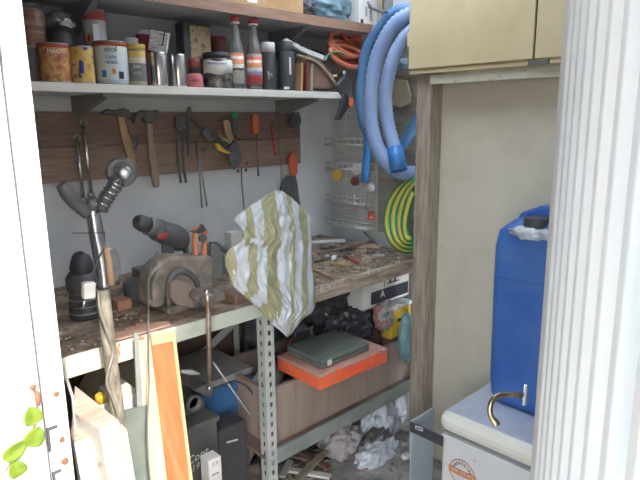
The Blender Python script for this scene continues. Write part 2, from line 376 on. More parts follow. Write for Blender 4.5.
# ------------------------------------------------------------------ wall cabinet above the partition
cb = thing('wall_cabinet', 'yellow-cream enamelled metal cabinet mounted above the cream panel', 'cabinet', (1.87+.1, 1.1, 1.66))
build('body', MB().box(1.875, 2.12, .40, 1.415, 1.672, 2.2), m_creamcab, cb, bevel=.003)
build('bottom_lip', MB().box(1.868, 1.875, .40, 1.422, 1.668, 1.682), m_creamcab, cb, bevel=.002)
sy = at(535, 30, 0, 1.86).y
cdoor = build('door', MB().box(1.860, 1.874, sy+.003, 1.42, 1.688, 2.195), m_creamcab, cb, bevel=.002)
build('door', MB().box(1.862, 1.875, .42, sy-.003, 1.688, 2.195), m_creamcab, cb, bevel=.002)
build('seam', MB().box(1.868, 1.874, sy-.003, sy+.003, 1.688, 2.195), m_seam, cb)
for z in (1.80, 2.12): build('hinge', MB().box(1.862, 1.872, 1.420, 1.431, z-.025, z+.025), m_creamcab, cdoor, bevel=.001)
build('latch', MB().box(1.858, 1.87, .86, .93, 1.668, 1.682), m_steel, cb)

# ------------------------------------------------------------------ shelves
SZ = 1.62
sh = thing('lower_shelf', 'cream painted wall shelf carrying the paint tins and bottles', 'shelf', (1.2, 2.0, 1.59))
build('board', MB().box(-.1, 1.93, 1.85, D, 1.592, SZ), m_shelf, sh, bevel=.002)
US = 1.932; UB = 1.895
sh2 = thing('upper_shelf', 'brown-edged grey shelf running across the top of back wall', 'shelf', (1.2, 2.0, 1.89))
build('board', MB().box(-.1, 2.14, 1.858, D, UB, US), m_shelfgrey, sh2)
build('edge_strip', MB().box(-.1, 2.14, 1.85, 1.858, UB-.002, US), m_edgebrown, sh2)
m_brk = mat('grey_bracket', [(.17,.175,.17), (.24,.245,.24)], .6)
def bracket(x, zt, p, ln=.24, h=.12):
    t = .012
    build('bracket', MB().prism([(x-t, D, zt), (x-t, D-ln, zt), (x-t, D-ln, zt-.012), (x-t, D-.015, zt-h), (x-t, D, zt-h)], (2*t,0,0)), m_brk, p, bevel=.001)
bracket(at(80, 105, 1, 2.1).x, 1.592, sh, .27, .075); bracket(at(284, 105, 1, 2.1).x, 1.592, sh, .27, .075)
bracket(at(73, 12, 1, 2.1).x, UB, sh2); bracket(at(277, 40, 1, 2.1).x, UB, sh2)

# ------------------------------------------------------------------ pegboard planks and tools
pg = thing('tool_board', 'long brown two-plank board on back wall with tools hanging from it', 'tool rack', (1.2, 2.14, 1.29))
build('plank', MB().box(.1, 1.925, 2.125, D, 1.415, 1.537), m_plank1, pg, bevel=.002)
build('plank', MB().box(.1, 1.925, 2.125, D, 1.288, 1.412), m_plank2, pg, bevel=.002)
Y = 2.100
def nail(px, py, n=1):
    p = at(px, py, 1, 2.1)
    build('nail', MB().tube([(p.x, 2.126, p.z), (p.x, 2.085, p.z+.004)], .0022, 6), m_steel, pg)
for a in ((84,120),(77,133),(116,113),(147,114),(182,118),(190,108),(205,150),(235,114),(257,116),(274,125),(280,118),(295,114),(293,158),(132,118),(222,122),(241,140)): nail(*a)
def P1(a, b, y=Y): return at(a, b, 1, y)
def rod(pxs, r, y=Y, seg=8, sm=0): return MB().tube([P1(a, b, y) for a, b in pxs], r, seg, smoothn=sm)
# wrenches
def wrench(label, top, bot, w):
    t = thing('spanner', label, 'spanner', P1(*bot, Y), 'chrome spanners at left of tool board')
    build('shaft', rod([top, bot], w, Y, 10), m_chrome, t)
    p = P1(*top, Y); a = MB().tube([p+V((math.cos(q)*.011-.0, 0, math.sin(q)*.011+.011)) for q in [i*math.pi/8-1.2 for i in range(13)]], .0045, 8)
    build('open_jaw', a, m_steel, t)
    p = P1(*bot, Y); a = MB().tube([p+V((math.cos(i*math.pi/8)*.011, 0, math.sin(i*math.pi/8)*.011-.011)) for i in range(17)], .0045, 8, cap=False)
    build('ring_end', a, m_steel, t)
wrench('longer chrome spanner hanging from the upper nail at left of board', (83.5, 126), (91, 192), .0075)
wrench('shorter bright chrome spanner hanging beside the longer one', (77, 141), (83, 197), .0068)
# hammers
t = thing('claw_hammer', 'hammer with light tan handle tilted on the brown tool board', 'hammer', P1(134,176), 'hammers on the tool board')
build('handle', MB().prism([P1(a,b,Y) for a,b in ((117,113),(123,112),(130,135),(139,173),(138,178),(133,176),(124,145))], (0,.018,0)), m_handle, t, bevel=.005)
build('head', MB().pp(((103,112),(108,109),(118,110),(124,108),(130,110),(130,117),(122,117),(114,115),(104,114)), Y-.004, .024), m_dark2, t, bevel=.003)
t = thing('ball_pein_hammer', 'hammer with broad dark head and grey weathered handle', 'hammer', P1(157,188), 'hammers on the tool board')
build('handle', MB().prism([P1(a,b,Y) for a,b in ((147,120),(153,120),(156,150),(160,180),(160,187),(155,188),(153,180),(149,150))], (0,.018,0)), m_handle2, t, bevel=.005)
build('head', MB().pp(((134,121),(137,113),(143,110),(152,111),(158,110),(160,112),(157,119),(152,124),(147,123),(143,118),(137,121),(135,124)), Y-.005, .026), m_dark2, t, bevel=.003)
one('hanging_hook', rod([(128,126),(130,134),(134,138),(138,136),(137,144),(135,149)], .004, Y-.012, 8, 3), m_dark2, 'small black curved hook hanging right of the tan hammer handle', 'hook')
# tongs
t = thing('fencing_pliers', 'long-handled dark steel tongs hanging with jaws up', 'pliers', P1(182,184))
build('jaws', MB().pp(((176,118),(179,114),(182,117),(185,113),(189,118),(188,127),(184,134),(180,133),(176,127)), Y-.003, .014), m_dark2, t, bevel=.002)
for pts in (((181,130),(178,142),(178,160),(181,183)), ((184,130),(183,145),(184,165),(186,183))):
    build('handle', rod(pts, .0052, Y, 8, 3), m_dark2, t)
one('steel_rasp', MB().pp(((187,108),(190,106),(192,111),(191,130),(190,155),(188,155),(188,135)), Y-.01, .006), m_dark2, 'narrow dark rasp hanging just right of the long tongs', 'file', bevel=.001)
t = thing('dividers', 'thin steel dividers hanging point down below the board', 'dividers', P1(203,208, 2.118))
build('leg', rod([(199,160),(200,180),(202,208)], .0032, 2.112), m_steel, t); build('leg', rod([(200,160),(203,180),(207,206)], .0032, 2.112), m_steel, t)
build('pivot', MB().lathe([(.007,-.004),(.007,.004)], P1(199.5,160,2.112), (0,1,0), 12), m_steel, t)
one('file_blade', MB().pp(((196,140),(198,140),(199,158),(197,158)), Y, .004), m_dark2, 'slim dark file hanging above the steel dividers', 'file')
# caulking gun / cutters crossing diagonally
t = thing('bolt_cutters', 'black diagonal cutters with yellow grips across the tool board', 'cutters', P1(225,150,2.07))
build('long_arm', rod([(191,119),(203,130),(214,139),(228,152),(238,165)], [.004,.008,.012,.009,.006], 2.07, 8, 3), m_dark, t)
build('jaw', MB().pp(((206,127),(212,130),(211,136),(216,140),(209,142),(202,134)), 2.06, .02), m_dark2, t, bevel=.002)
build('clamp_head', MB().pp(((228,148),(236,140),(241,150),(242,160),(238,167),(232,166),(229,158)), 2.062, .022), m_dark2, t, bevel=.003)
build('yellow_grip', MB().pp(((216,143),(219,144),(224,149),(231,153),(229,154),(223,152),(218,150),(217,147)), 2.055, .014), m_yellow, t, bevel=.002)
build('yellow_grip', MB().pp(((219,131),(222,137),(228,139),(232,142),(230,144),(223,140),(219,136)), 2.055, .014), m_tan, t, bevel=.002)
for (a, b) in ((234,168),(247,163),(246,170),(238,171)): build('dangling_link', MB().ball(P1(a,b,2.085), (.006,.004,.009), 0, 1, 0, 2), m_dark2, t)
t = thing('wooden_handled_knife', 'knife with brown wooden handle behind the yellow-gripped cutters', 'knife', P1(230,142,2.09))
build('handle', MB().pp(((223,121),(226,119),(230,121),(233,134),(235,143),(229,143),(226,133)), 2.085, .014), m_handle, t, bevel=.004)
build('blade', MB().pp(((229,143),(235,143),(236,146),(231,147)), 2.09, .004), m_chrome, t)
t = thing('green_screwdriver', 'screwdriver with green-tipped black handle hanging on board', 'screwdriver', P1(236,150))
gh = build('handle', MB().pp(((232.5,116),(234,112),(237,112),(238.5,116),(238,136),(233.5,136)), Y-.006, .016), m_char, t, bevel=.004)
build('green_tip', MB().pp(((232,116),(233,111.5),(238,111.5),(239,116),(236,118)), Y-.008, .018), m_green, gh, bevel=.003)
build('shank', rod([(236,136),(236.5,150)], .0028), m_chrome, t)
one('drill_rod', rod([(241,165),(242,185),(244.5,213)], .003, 2.13), m_dark2, 'long thin dark rod hanging from board down the grey wall', 'rod')
t = thing('orange_screwdriver', 'screwdriver with flat orange-red handle and long steel shank', 'screwdriver', P1(258,178))
build('handle', MB().pp(((253.5,114),(258.5,114),(259.5,118),(259,132),(257.5,134),(254.5,134),(253.5,131),(252.8,118)), Y-.006, .016), m_orgrip, t, bevel=.004)
build('shank', rod([(256.5,134),(257.5,163),(258.5,176)], [.0028,.0028,.0045], Y), m_dark2, t)
t = thing('red_pencil', 'red pencil-shaped marker with pale spots hanging on the board', 'pencil', P1(275,156))
build('body', rod([(272,126),(273.5,140),(275.5,155)], .006, Y), m_red, t)
for k in range(4): build('white_spot', MB().ball(P1(272.6+k*.9, 130+k*6.6, Y-.006), (.003,.002,.003), 0,1,0,1), m_whitecap, t)
t = thing('hook_wire', 'bent dark wire hanging near the right end of the board', 'wire', P1(281,196))
build('strand', MB().tube([P1(a,b,2.10) for a,b in ((279,112),(277,120),(280,124),(279,145),(281,165),(281,190))], .0016, 6, smoothn=3), m_cord, t)
t = thing('black_wheel', 'round black disc hanging at top right corner of board', 'wheel', P1(295,129,2.1))  # plain black wheel hung on the board
c = P1(295,120,2.11)
build('disc', MB().lathe([(.012,-.012),(.028,-.012),(.034,-.008),(.034,.008),(.028,.012)], c, (0,-1,0), 28), m_char, t)
build('hub', MB().lathe([(.012,-.0),(.012,.018),(.004,.018)], c, (0,-1,0), 18), m_dark2, t)
t = thing('hand_trowel', 'dark round-bladed trowel with orange handle hanging below board end', 'trowel', P1(292,204))
build('handle', MB().pp(((290,157),(292,153),(296,153),(298,157),(298,173),(296,176),(292,176),(291,172)), Y-.012, .018), m_orgrip, t, bevel=.005)
build('blade', MB().pp(((291,176),(296,176),(298,186),(299,196),(301,206),(297,208),(291,205),(285,203),(281,197),(280.5,187),(284,179),(288,175)), 2.12, .005), m_dark2, t, bevel=.001)
one('wall_sticker', MB().pp(((282,165),(289,164),(288,175),(283,176)), 2.146, .003), m_whitecap, 'small white plate on grey wall behind the orange-handled trowel', 'plate')

# ------------------------------------------------------------------ lower shelf contents
def metrics(px, y): p = at(px, 80, 1, y); return p.x, depth(p)/FPX
def can(name, label, cat, x0, x1, ytop, m, y=None, z0=SZ, lid=None, lidm=None, rim=m_steel, group=None, lidh=.012, taper=1, yoff=0):
    xc, sc_ = metrics((x0+x1)/2, 1.93); r = (x1-x0)/2*sc_*.985
    yc = y or 1.868 + r
    xc = at((x0+x1)/2, 80, 1, yc).x
    r = (x1-x0)/2*depth(at((x0+x1)/2, 80, 1, yc))/FPX*.985
    yc = (y or 1.868 + r)
    h = at((x0+x1)/2, ytop, 1, yc-r*.6).z - z0
    t = thing(name, label, cat, (xc, yc, z0), group)
    hb = h - (lidh if lid else 0)
    build('body', MB().lathe([(r*.97,0),(r,.003),(r,hb*.5),(r*taper,hb-.003),(r*taper*.97,hb)], (xc,yc,z0), seg=32), m, t)
    if rim is not None:
        for zz in (.003, hb-.003): build('rim', MB().lathe([(r*1.02,-.002),(r*1.035,0),(r*1.02,.002)], (xc,yc,z0+zz), seg=32), rim, t)
    if lid:
        build('lid', MB().lathe([(r*lid,0),(r*lid,lidh-.002),(r*lid*.93,lidh)], (xc,yc,z0+hb), seg=28), lidm, t)
    t['r'] = r; t['h'] = h
    return t, V((xc,yc,z0)), r, h
def cyltext(par, c, r, z, body, size, m, ang=None, nm='lettering'):
    d = V((-c.x, -c.y, 0)).normalized()      # facing the doorway
    if ang is not None: d = Matrix.Rotation(ang,3,'Z') @ V((0,-1,0))
    x = V((0,0,1)).cross(d)
    return text(nm, body, size, frame(c + d*(r+.0006) + V((0,0,z)), x, (0,0,1)), m, par, bend=r)
m_can1 = mat('fruit_tin_print', [(.16,.05,.03), (.45,.17,.08), (.62,.38,.14), (.30,.10,.06)], .45, scale=38, pos=[.3,.45,.6,.7])
m_can2 = mat('yellow_tin_print', [(.04,.06,.14), (.58,.36,.09), (.66,.46,.18), (.20,.08,.05)], .45, scale=30, pos=[.36,.42,.6,.68])
m_can3 = bands('pale_tin_print', [(0,(.40,.52,.60)),(.12,(.62,.68,.70)),(.45,(.60,.66,.68)),(.8,(.70,.70,.66)),(.86,(.62,.60,.55))], .4, 'V')
t, c, r, h = can('food_tin', 'orange-brown fruit-printed tin with red top band, leftmost on shelf edge', 'tin', 42, 71, 43, m_can1)
build('top_band', MB().lathe([(r*1.005,0),(r*1.005,.01)], (c.x,c.y,c.z+h-.014), seg=32), m_red, t)
cyltext(t, c, r, h*.78, 'MAC', .018, m_whiteprint)
t, c, r, h = can('food_tin', 'yellow tin printed with dark blue figure, second from left', 'tin', 71, 95, 46, m_can2)
build('printed_figure', MB().ball(c + V((-.3,-1,0)).normalized()*(r-.004) + V((0,0,h*.45)), (.012,.005,.026), .3, 2, 1, 2), m_blueink, t)
t, c, r, h = can('paint_tin', 'pale blue-white paint tin with red lid band and blue handwriting', 'tin', 97, 129, 41, m_can3)
build('red_top_band', MB().lathe([(r*1.006,0),(r*1.006,.016)], (c.x,c.y,c.z+h-.017), seg=32), mat('brick_red_print', (.48,.10,.06), .45), t)
cyltext(t, c, r, h*.80, 'etol', .026, m_ink)
cyltext(t, c, r, h*.62, 'CAPA', .014, m_blueink); cyltext(t, c, r, h*.50, 'NEGRA', .012, m_blueink)
for (a, z, mm, s) in ((-.5,.25,m_hosecuff,.011), (.55,.22,m_ink,.012), (.1,.30,m_orangeink,.008)):
    d = V((-c.x,-c.y,0)).normalized(); d = Matrix.Rotation(a,3,'Z') @ d
    build('printed_patch', MB().obox(c + d*(r-.0005) + V((0,0,h*z)), (s*1.4,.003,s*2), math.atan2(d.y,d.x)+math.pi/2), mm, t)
t, c, r, h = can('paint_tin', 'grey-labelled tub with yellow lid right of the pale paint tin', 'tin', 129, 147, 44, bands('grey_yellow_label', [(0,(.42,.36,.2)),(.12,(.16,.17,.17)),(.62,(.55,.50,.40)),(.78,(.62,.42,.10))], .5, 'V'), lid=1.04, lidm=mat('mustard_lid', (.62,.42,.10), .5), lidh=.018)
cyltext(t, c, r, h*.45, 'ESM', .014, m_whiteprint); cyltext(t, c, r, h*.3, 'ALTE', .011, m_whiteprint)
can('paint_tin', 'grey tin mostly hidden behind the fruit-printed tin at left', 'tin', 28, 50, 44, mat('grey_tin', (.24,.27,.28), .5), y=2.03)
# second row standing on the first / behind
can('glass_jar', 'brown-filled glass jar with dark lid at far left behind tins', 'jar', 22, 50, 2, mat('jar_of_screws', [(.07,.05,.04), (.26,.12,.08), (.34,.24,.15)], .3, scale=30, stretch=(.4,.4,2)), y=1.98, z0=SZ+.105, lid=.98, lidm=m_dark2, lidh=.02)
can('support_tin', 'dark tin beneath the brown-filled jar at far left', 'tin', 24, 46, 46, mat('dark_grey_tin', (.13,.14,.15), .5), y=1.97)
t = thing('dark_jar', 'dark bulky jar topped with crumpled silver foil', 'jar', (at(60,60,1,2.02).x, 2.04, SZ))
xc = at(60,60,1,2.04).x
build('body', MB().lathe([(.055,0),(.06,.02),(.06,.16),(.05,.185)], (xc,2.04,SZ), seg=24), m_dark, t)
build('foil_cover', MB().ball((xc+.01,2.03,SZ+.205), (.045,.04,.03), .3, 4, 3, 4, True), m_foil, t)
t, c, r, h = can('paint_tin', 'white and grey tin with red rim standing behind pale paint tin', 'tin', 88, 110, 10, bands('white_red_tin', [(0,(.30,.33,.36)),(.55,(.50,.50,.50)),(.86,(.50,.10,.09))], .45, 'V'), y=2.0)
build('rose_print', MB().ball(c + V((-.75,-.65,0)).normalized()*(r-.003) + V((0,0,h*.62)), (.010,.005,.016), .4, 3, 2, 2), m_red, t)
build('white_label', MB().obox(c + V((-.2,-.97,0))*(r+.001) + V((0,0,h*.66)), (.035,.003,.07), .2), m_paper, t)
can('plastic_tub', 'small white-lidded tub behind the yellow-lidded tub', 'tub', 126, 141, 38, m_whitecap, y=2.0, rim=None)
can('pink_jar', 'deep pink jar with white lid beside the tilted printed carton', 'jar', 139, 153, 30, mat('deep_pink', (.42,.05,.10), .45), y=2.02, lid=.96, lidm=m_whitecap, rim=None, lidh=.016)
# tilted carton on steel cups
cx, sc_ = metrics(163, 1.93)
for a, b, lb, yt in ((150, 168, 'left stainless steel cup holding up the tilted carton', 52), (170, 187, 'right stainless steel cup next to dark skull-labelled bottle', 54)):
    can('steel_cup', lb, 'cup', a, b, yt, m_chrome, rim=None, group='stainless steel cups')
p = at(162, 41, 1, 1.92)
t = thing('printed_carton', 'tilted white carton with grey print resting on the steel cups', 'box', (p.x, 1.94, p.z-.05))
build('box', MB().obox((p.x, 1.94, p.z), (.062,.06,.07), -.6, .12, .22), mat('grey_printed_card', [(.30,.30,.31), (.55,.55,.53), (.62,.61,.58)], .7, scale=60, stretch=(.5,.5,3), pos=[.4,.46,.6]), t, bevel=.002)
build('edge_line', MB().obox((p.x-.006, 1.898, p.z+.005), (.004,.003,.05), -.6, .12, .22), m_ink, t)
# picture tin
t = thing('picture_tin', 'tall dark tin box with gold-toned picture behind the small bottles', 'tin', (at(198,60,1,2.03).x, 2.03, SZ))
x0, x1 = at(185,60,1,2.0).x, at(212,60,1,2.0).x; zt = at(198,23,1,2.0).z
build('box', MB().box(x0, x1, 2.0, 2.06, SZ, zt), m_dark2, t, bevel=.003)
build('picture', MB().box(x0+.028, x1-.004, 1.997, 2.0, SZ+.05, zt-.012), mat('gold_picture', [(.06,.05,.04), (.48,.33,.15), (.60,.50,.32), (.2,.09,.05)], .5, scale=28), t)
# small bottle with skull label
t = thing('small_bottle', 'small squat bottle with pink-red label and dark red cap', 'bottle', (at(195,75,1,1.9).x, 1.9, SZ))
xc, sc_ = metrics(195, 1.9); r = 8*sc_
build('body', MB().lathe([(r,0),(r*1.02,.004),(r,.042),(r*.7,.052)], (xc,1.9,SZ)), mat('pinkish_label', [(.45,.11,.12), (.55,.17,.17)], .5, scale=20), t)
build('neck', MB().lathe([(r*.55,.05),(r*.55,.075),(r*.5,.085)], (xc,1.9,SZ)), m_dark, t)
build('cap', MB().lathe([(r*.75,.072),(r*.75,.102),(r*.6,.106)], (xc,1.9,SZ)), mat('dark_red_cap', (.25,.05,.04), .5), t)
cyltext(t, V((xc,1.9,SZ)), r, .026, 'como', .014, m_ink)
can('maroon_jar', 'plain maroon jar standing behind the white-labelled dark jar', 'jar', 211, 228, 36, m_maroon, y=2.02, rim=None, lid=1.02, lidm=m_maroon)
t, c, r, h = can('dark_jar', 'wide dark glass jar wrapped with a white paper label', 'jar', 202, 234, 52, mat('jar_bolts', [(.02,.02,.025), (.10,.09,.08), (.35,.33,.30)], .25, scale=40, pos=[.3,.5,.75]), lid=.92, lidm=m_dark, rim=None, lidh=.022)
lb = MB(); d0 = math.atan2(-c.y, -c.x)
lb.ngrid(3, 14, lambda u, v: c + V((math.cos(d0-1.0+u*2.1)*(r+.002), math.sin(d0-1.0+u*2.1)*(r+.002), h*.40+v*h*.36 + .004*math.sin(u*9))))
plb = build('paper_label', lb, m_paper, t, solid=.001)
cyltext(plb, c, r+.003, h*.68, 'BLUETOS  ROSCA', .0095, m_blueink)
# glass bottles with red caps
def glass_bottle(x0, x1, ytop, lab, label, stops):
    xc = at((x0+x1)/2, 60, 1, 1.895).x; s_ = depth((xc,1.895,1.7))/FPX; r = (x1-x0)/2*s_
    z1 = at((x0+x1)/2, ytop, 1, 1.895).z; h = z1-SZ
    t = thing('glass_bottle', label, 'bottle', (xc, 1.895, SZ), 'clear bottles with red caps')
    gl = build('glass', MB().lathe([(r*.9,0),(r,.006),(r,h*.50),(r*.85,h*.60),(r*.5,h*.76),(r*.42,h*.9),(r*.42,h*.93)], (xc,1.895,SZ), seg=24), m_glass, t)
    build('printed_label', MB().lathe([(r*1.01,h*.08),(r*1.01,h*.50)], (xc,1.895,SZ), seg=24), bands(lab, stops, .5, 'V', distort=.12), t)
    build('cap', MB().lathe([(r*.56,h*.925),(r*.60,h*.93),(r*.60,h*.985),(r*.5,h)], (xc,1.895,SZ), seg=16), m_redcap, t)
    build('collar', MB().lathe([(r*.6,h*.90),(r*.6,h*.926)], (xc,1.895,SZ), seg=16), m_whitecap, gl)
glass_bottle(228, 244, 17, 'label_orange_white', 'left clear bottle with red cap and orange-white label', [(0,(.42,.40,.36)),(.2,(.50,.48,.42)),(.42,(.10,.10,.10)),(.5,(.65,.6,.52)),(.64,(.62,.25,.10)),(.8,(.66,.58,.48)),(.9,(.55,.16,.07))])
glass_bottle(246, 262, 19, 'label_red_blue', 'right clear bottle with red cap and red-bottomed label', [(0,(.55,.08,.08)),(.25,(.60,.12,.10)),(.32,(.25,.35,.6)),(.42,(.66,.62,.56)),(.55,(.6,.25,.1)),(.72,(.66,.6,.5)),(.8,(.55,.10,.08)),(.9,(.4,.25,.2))])
t, c, r, h = can('spray_can', 'black spray can with white cap on the lower shelf', 'spray can', 261, 276, 42, m_dark, rim=None, lid=.95, lidm=m_whitecap, lidh=.038)
for k, tx in enumerate(('LUBE','oil')):
    d = V((-c.x,-c.y,0)).normalized(); text('lettering', tx, .014, frame(c+d*(r+.0008)+V((0,0,.06-.0*k))+V((0,0,1)).cross(d)*(.002+.010*k), V((0,0,1)), -V((0,0,1)).cross(d)), m_whiteprint, t)
t, c, r, h = can('deodorant_can', 'black can with tapered black cap and white strip label', 'spray can', 278, 295, 41, m_dark, rim=None, lid=.85, lidm=m_char, lidh=.04)
d = V((-c.x,-c.y,0)).normalized(); sx = V((0,0,1)).cross(d)
build('strip_label', MB().obox(c+d*(r*.92)+sx*(r*.45)+V((0,0,h*.5)), (.008,.004,.07), math.atan2(d.y,d.x)+math.pi/2+.3), m_whiteprint, t)
build('strip_label', MB().obox(c+d*(r+.0)+V((0,0,.012)), (.022,.003,.010), math.atan2(d.y,d.x)+math.pi/2), m_whiteprint, t)
# books leaning, bag
for k in range(3):
    mm = [m_cardboard, m_maroon, m_tan][k]
    a = 296 + k*5
    p = at(a, 80, 1, 1.93)
    one('thin_book', MB().obox((p.x, 1.96, SZ+.062), (.012,.14,.118), 0, 0, .06), mm, ['tan thin book next to the black cans, leftmost of three', 'maroon thin book in middle of the three leaning books', 'pale tan thin book against the brown leather pouch'][k], 'book', 'thin books leaning on the lower shelf', bevel=.001)
t = thing('leather_pouch', 'worn brown leather pouch slumped at right end of lower shelf', 'pouch', (at(322,80,1,1.95).x, 1.95, SZ))
build('body', MB().pp(((305,88),(304,60),(309,53),(318,57),(326,64),(334,75),(341,90)), 1.90, .10), mat('worn_brown_leather', [(.14,.08,.06), (.26,.155,.12)], .6, scale=12, bump=.3), t, bevel=.012)
build('rolled_rim', MB().tube([P1(a,b,1.89) for a,b in ((297,55),(306,58),(316,62),(325,70),(333,80),(341,91))], .006, 8, smoothn=3), m_tan, t)
t = thing('steel_rule', 'long pale folded rule lying across the pile on lower shelf', 'ruler', P1(310,50,1.9))
build('rule', MB().prism([P1(a,b,1.90) for a,b in ((284,40),(287,38),(303,47),(328,57),(326,61),(303,52))], (0,.02,0)), m_paper, t, bevel=.002)
one('dark_cloth', MB().ball(P1(308,62,2.03), (.10,.06,.055), .4, 4, 5, 4), m_char, 'dark grey cloth bundle lying behind the pale rule', 'cloth')
t = thing('brass_valve', 'small brass and chrome valve at the right end of shelf', 'valve', P1(336,80,1.93))
build('body', MB().lathe([(.014,0),(.018,.01),(.018,.03),(.012,.045)], P1(331,78,1.93), (1,-.2,.3)), m_brass, t)
build('knob', MB().ball(P1(344,74,1.93), (.016,.014,.017), .1, 2, 1, 3), m_chrome, t)
t = thing('grip_pliers', 'black-handled pliers hanging nose down off the shelf end', 'pliers', P1(342,118,1.88))
build('handle', MB().pp(((344,93),(350,95),(349,107),(341,120),(337,120),(340,108)), 1.84, .016), m_dark, t, bevel=.004)
build('jaw', MB().pp(((338,85),(345,76),(352,82),(352,95),(345,98),(340,94)), 1.845, .02), m_dark2, t, bevel=.004)
build('red_grip', MB().pp(((350,98),(353,97),(354,104),(351,108),(349,105)), 1.84, .014), m_orgrip, t, bevel=.003)
# orange cable coil
pts = []
for k in range(5*16):
    a = k/16*2*math.pi; w = k/80
    pts.append(P1(347+17*math.cos(a), 50+ 9*math.sin(a) + 7*math.sin(w*9) + .35*17*math.cos(a), 1.98-.03*math.sin(a)-.08*w))
one('orange_hose_coil', MB().tube(pts, .0115, 8), mat('orange_rubber', [(.62,.17,.09), (.74,.25,.14)], .5, scale=10), 'coil of orange cable bundled above the shelf end beside blue hose', 'cable')
one('orange_cable_end', MB().tube([P1(a,b,1.95) for a,b in ((339,30),(343,35),(349,41),(358,36),(370,38))], .008, 8, smoothn=4), m_orgrip, 'loose end of orange cable rising above the orange coil', 'cable')
one('green_wire', MB().tube([P1(a,b,1.88) for a,b in ((324,59),(329,54),(336,52),(345,54))], .004, 6, smoothn=4), m_green, 'short green wire looped over the orange cable coil', 'wire')

# ------------------------------------------------------------------ upper shelf contents
x0, x1 = at(205,3,1,1.87).x, at(303,12,1,1.87).x
t = thing('wooden_crate', 'yellow-brown wooden tray sitting on the upper shelf', 'box', ((x0+x1)/2, 1.95, US))
build('front', MB().box(x0, x1, 1.868, 1.882, US, US+.09), m_cardboard, t, bevel=.002)
build('sides', MB().box(x0, x0+.012, 1.882, 2.1, US, US+.09).box(x1-.012, x1, 1.882, 2.1, US, US+.09).box(x0+.012, x1-.012, 2.088, 2.1, US, US+.09), m_cardboard, t)
build('paper_tag', MB().box(at(247,2,1,1.867).x, at(257,2,1,1.867).x, 1.865, 1.868, US+.012, US+.05), m_paper, t)
one('plastic_bundle', MB().ball((at(325,8,1,1.96).x, 1.98, US+.062), (.16,.10,.07), .35, 4, 8, 4), m_bluebag, 'crumpled blue-grey plastic bundle on the upper shelf', 'plastic bundle')
one('dark_bundle', MB().ball((at(296,6,1,2.0).x, 1.98, US+.045), (.07,.08,.045), .3, 4, 9, 4), m_char, 'dark bundle between wooden tray and blue plastic on upper shelf', 'bundle')
x0, x1 = at(357,15,1,1.88).x, at(375,15,1,1.88).x
t = thing('white_carton', 'white carton with dark vertical lettering at end of upper shelf', 'box', ((x0+x1)/2, 1.92, US))
build('box', MB().box(x0, x1, 1.865, 1.98, US, US+.15), m_paper, t, bevel=.002)
for k, (tx, zz) in enumerate((('CHINA', .055), ('COM', .055))):
    text('lettering', tx, .024 if k == 0 else .018, frame(((x0+x1)/2 + (.016 if k == 0 else -.016), 1.864, US+zz), (0,0,1), (-1,0,0)), m_ink, t)
build('dark_square', MB().box(x0+.008, x0+.026, 1.863, 1.866, US+.004, US+.02), m_ink, t)
for k, (a, b, mm, lb) in enumerate(((378, 383, m_tan, 'tall tan slat standing behind the blue hose, left one'), (385, 390, m_greybox, 'tall grey slat standing behind the blue hose, right one'))):
    p0, p1 = at(a, 30, 0, E-.02), at(b, 30, 0, E-.02)
    one('tall_slat', MB().box(E-.03, E, p1.y, p0.y, 1.88, 2.28), mm, lb, 'slat', 'slats behind the hose')

# ------------------------------------------------------------------ blue hose on right wall
def X1(a, b, x=2.06): return at(a, b, 0, x)
def ribbed(pxx, r, seg=14, pitch=.009):
    pts = [X1(*q) for q in pxx]; sp = spline(pts, 30)
    o = [sp[0]]; acc = 0
    for a, b in zip(sp, sp[1:]):
        acc += (b-a).length
        if acc > pitch: o.append(b); acc = 0
    return MB().tube(o, r, seg, ridge=.09)
t = thing('vacuum_hose', 'thick blue ribbed hose hanging in loops beside the wooden post', 'hose', X1(385,178,2.06))
hk = X1(400, 14, 2.1)
build('hose', ribbed([(424,10,2.02),(411,15,2.02),(398,22,2.01),(386,38,2.0),(376,62,1.99),(371,92,1.98),(371,122,1.98),(377,147,1.98),(386,162,1.98),(397,171,1.99),(410,174,2.0),(424,172,2.0)], .033), m_hose, t)
build('hose', ribbed([(424,26,2.0),(410,33,1.98),(399,47,1.96),(391,66,1.94),(386,92,1.93),(387,118,1.93),(392,140,1.92),(396,153,1.91)], .028), m_hose, t)
build('hose', ribbed([(420,8,2.09),(396,12,2.09),(380,28,2.09),(366,52,2.09),(361,84,2.09),(361,108,2.09),(366,130,2.1),(377,150,2.1),(392,152,2.1),(404,143,2.1),(413,128,2.1),(424,110,2.1)], .025), mat('darker_blue_hose', [(.10,.24,.46), (.14,.29,.52)], .4, scale=8), t)
build('end_cuff', MB().tube([X1(394.5,147,1.912), X1(399,171,1.905)], [.034,.036], 20), m_hosecuff, t)
build('straight_tube', MB().tube([X1(367.5,128,2.04), X1(368,145,2.04), X1(364.5,182,2.04)], [.022,.020,.019], 16, smoothn=4), m_hosecuff, t)
build('wall_hook', MB().tube([(E,1.70,1.965),(2.02,1.70,1.955),(1.95,1.70,1.965),(1.94,1.70,1.99)], .006, 8), m_steel, t)
one('hanging_bag', MB().pp(((388,85),(394,78),(406,80),(410,95),(409,104),(400,108),(392,106),(387,98)), 2.12, .02, 0), m_tan, 'tan cloth pouch hanging on the wall behind blue hose', 'pouch', bevel=.006)
one('red_strap', MB().tube([X1(a,b,2.11) for a,b in ((388,66),(395,59),(402,60),(410,63))], .008, 8, smoothn=3), m_orgrip, 'red-orange strap showing between blue hose and cream cabinet', 'strap')
one('teal_rag', MB().ball(X1(403,64,2.1), (.03,.04,.025), .4, 4, 4, 3), m_bluebag, 'small teal rag beside the red strap behind hose', 'rag')
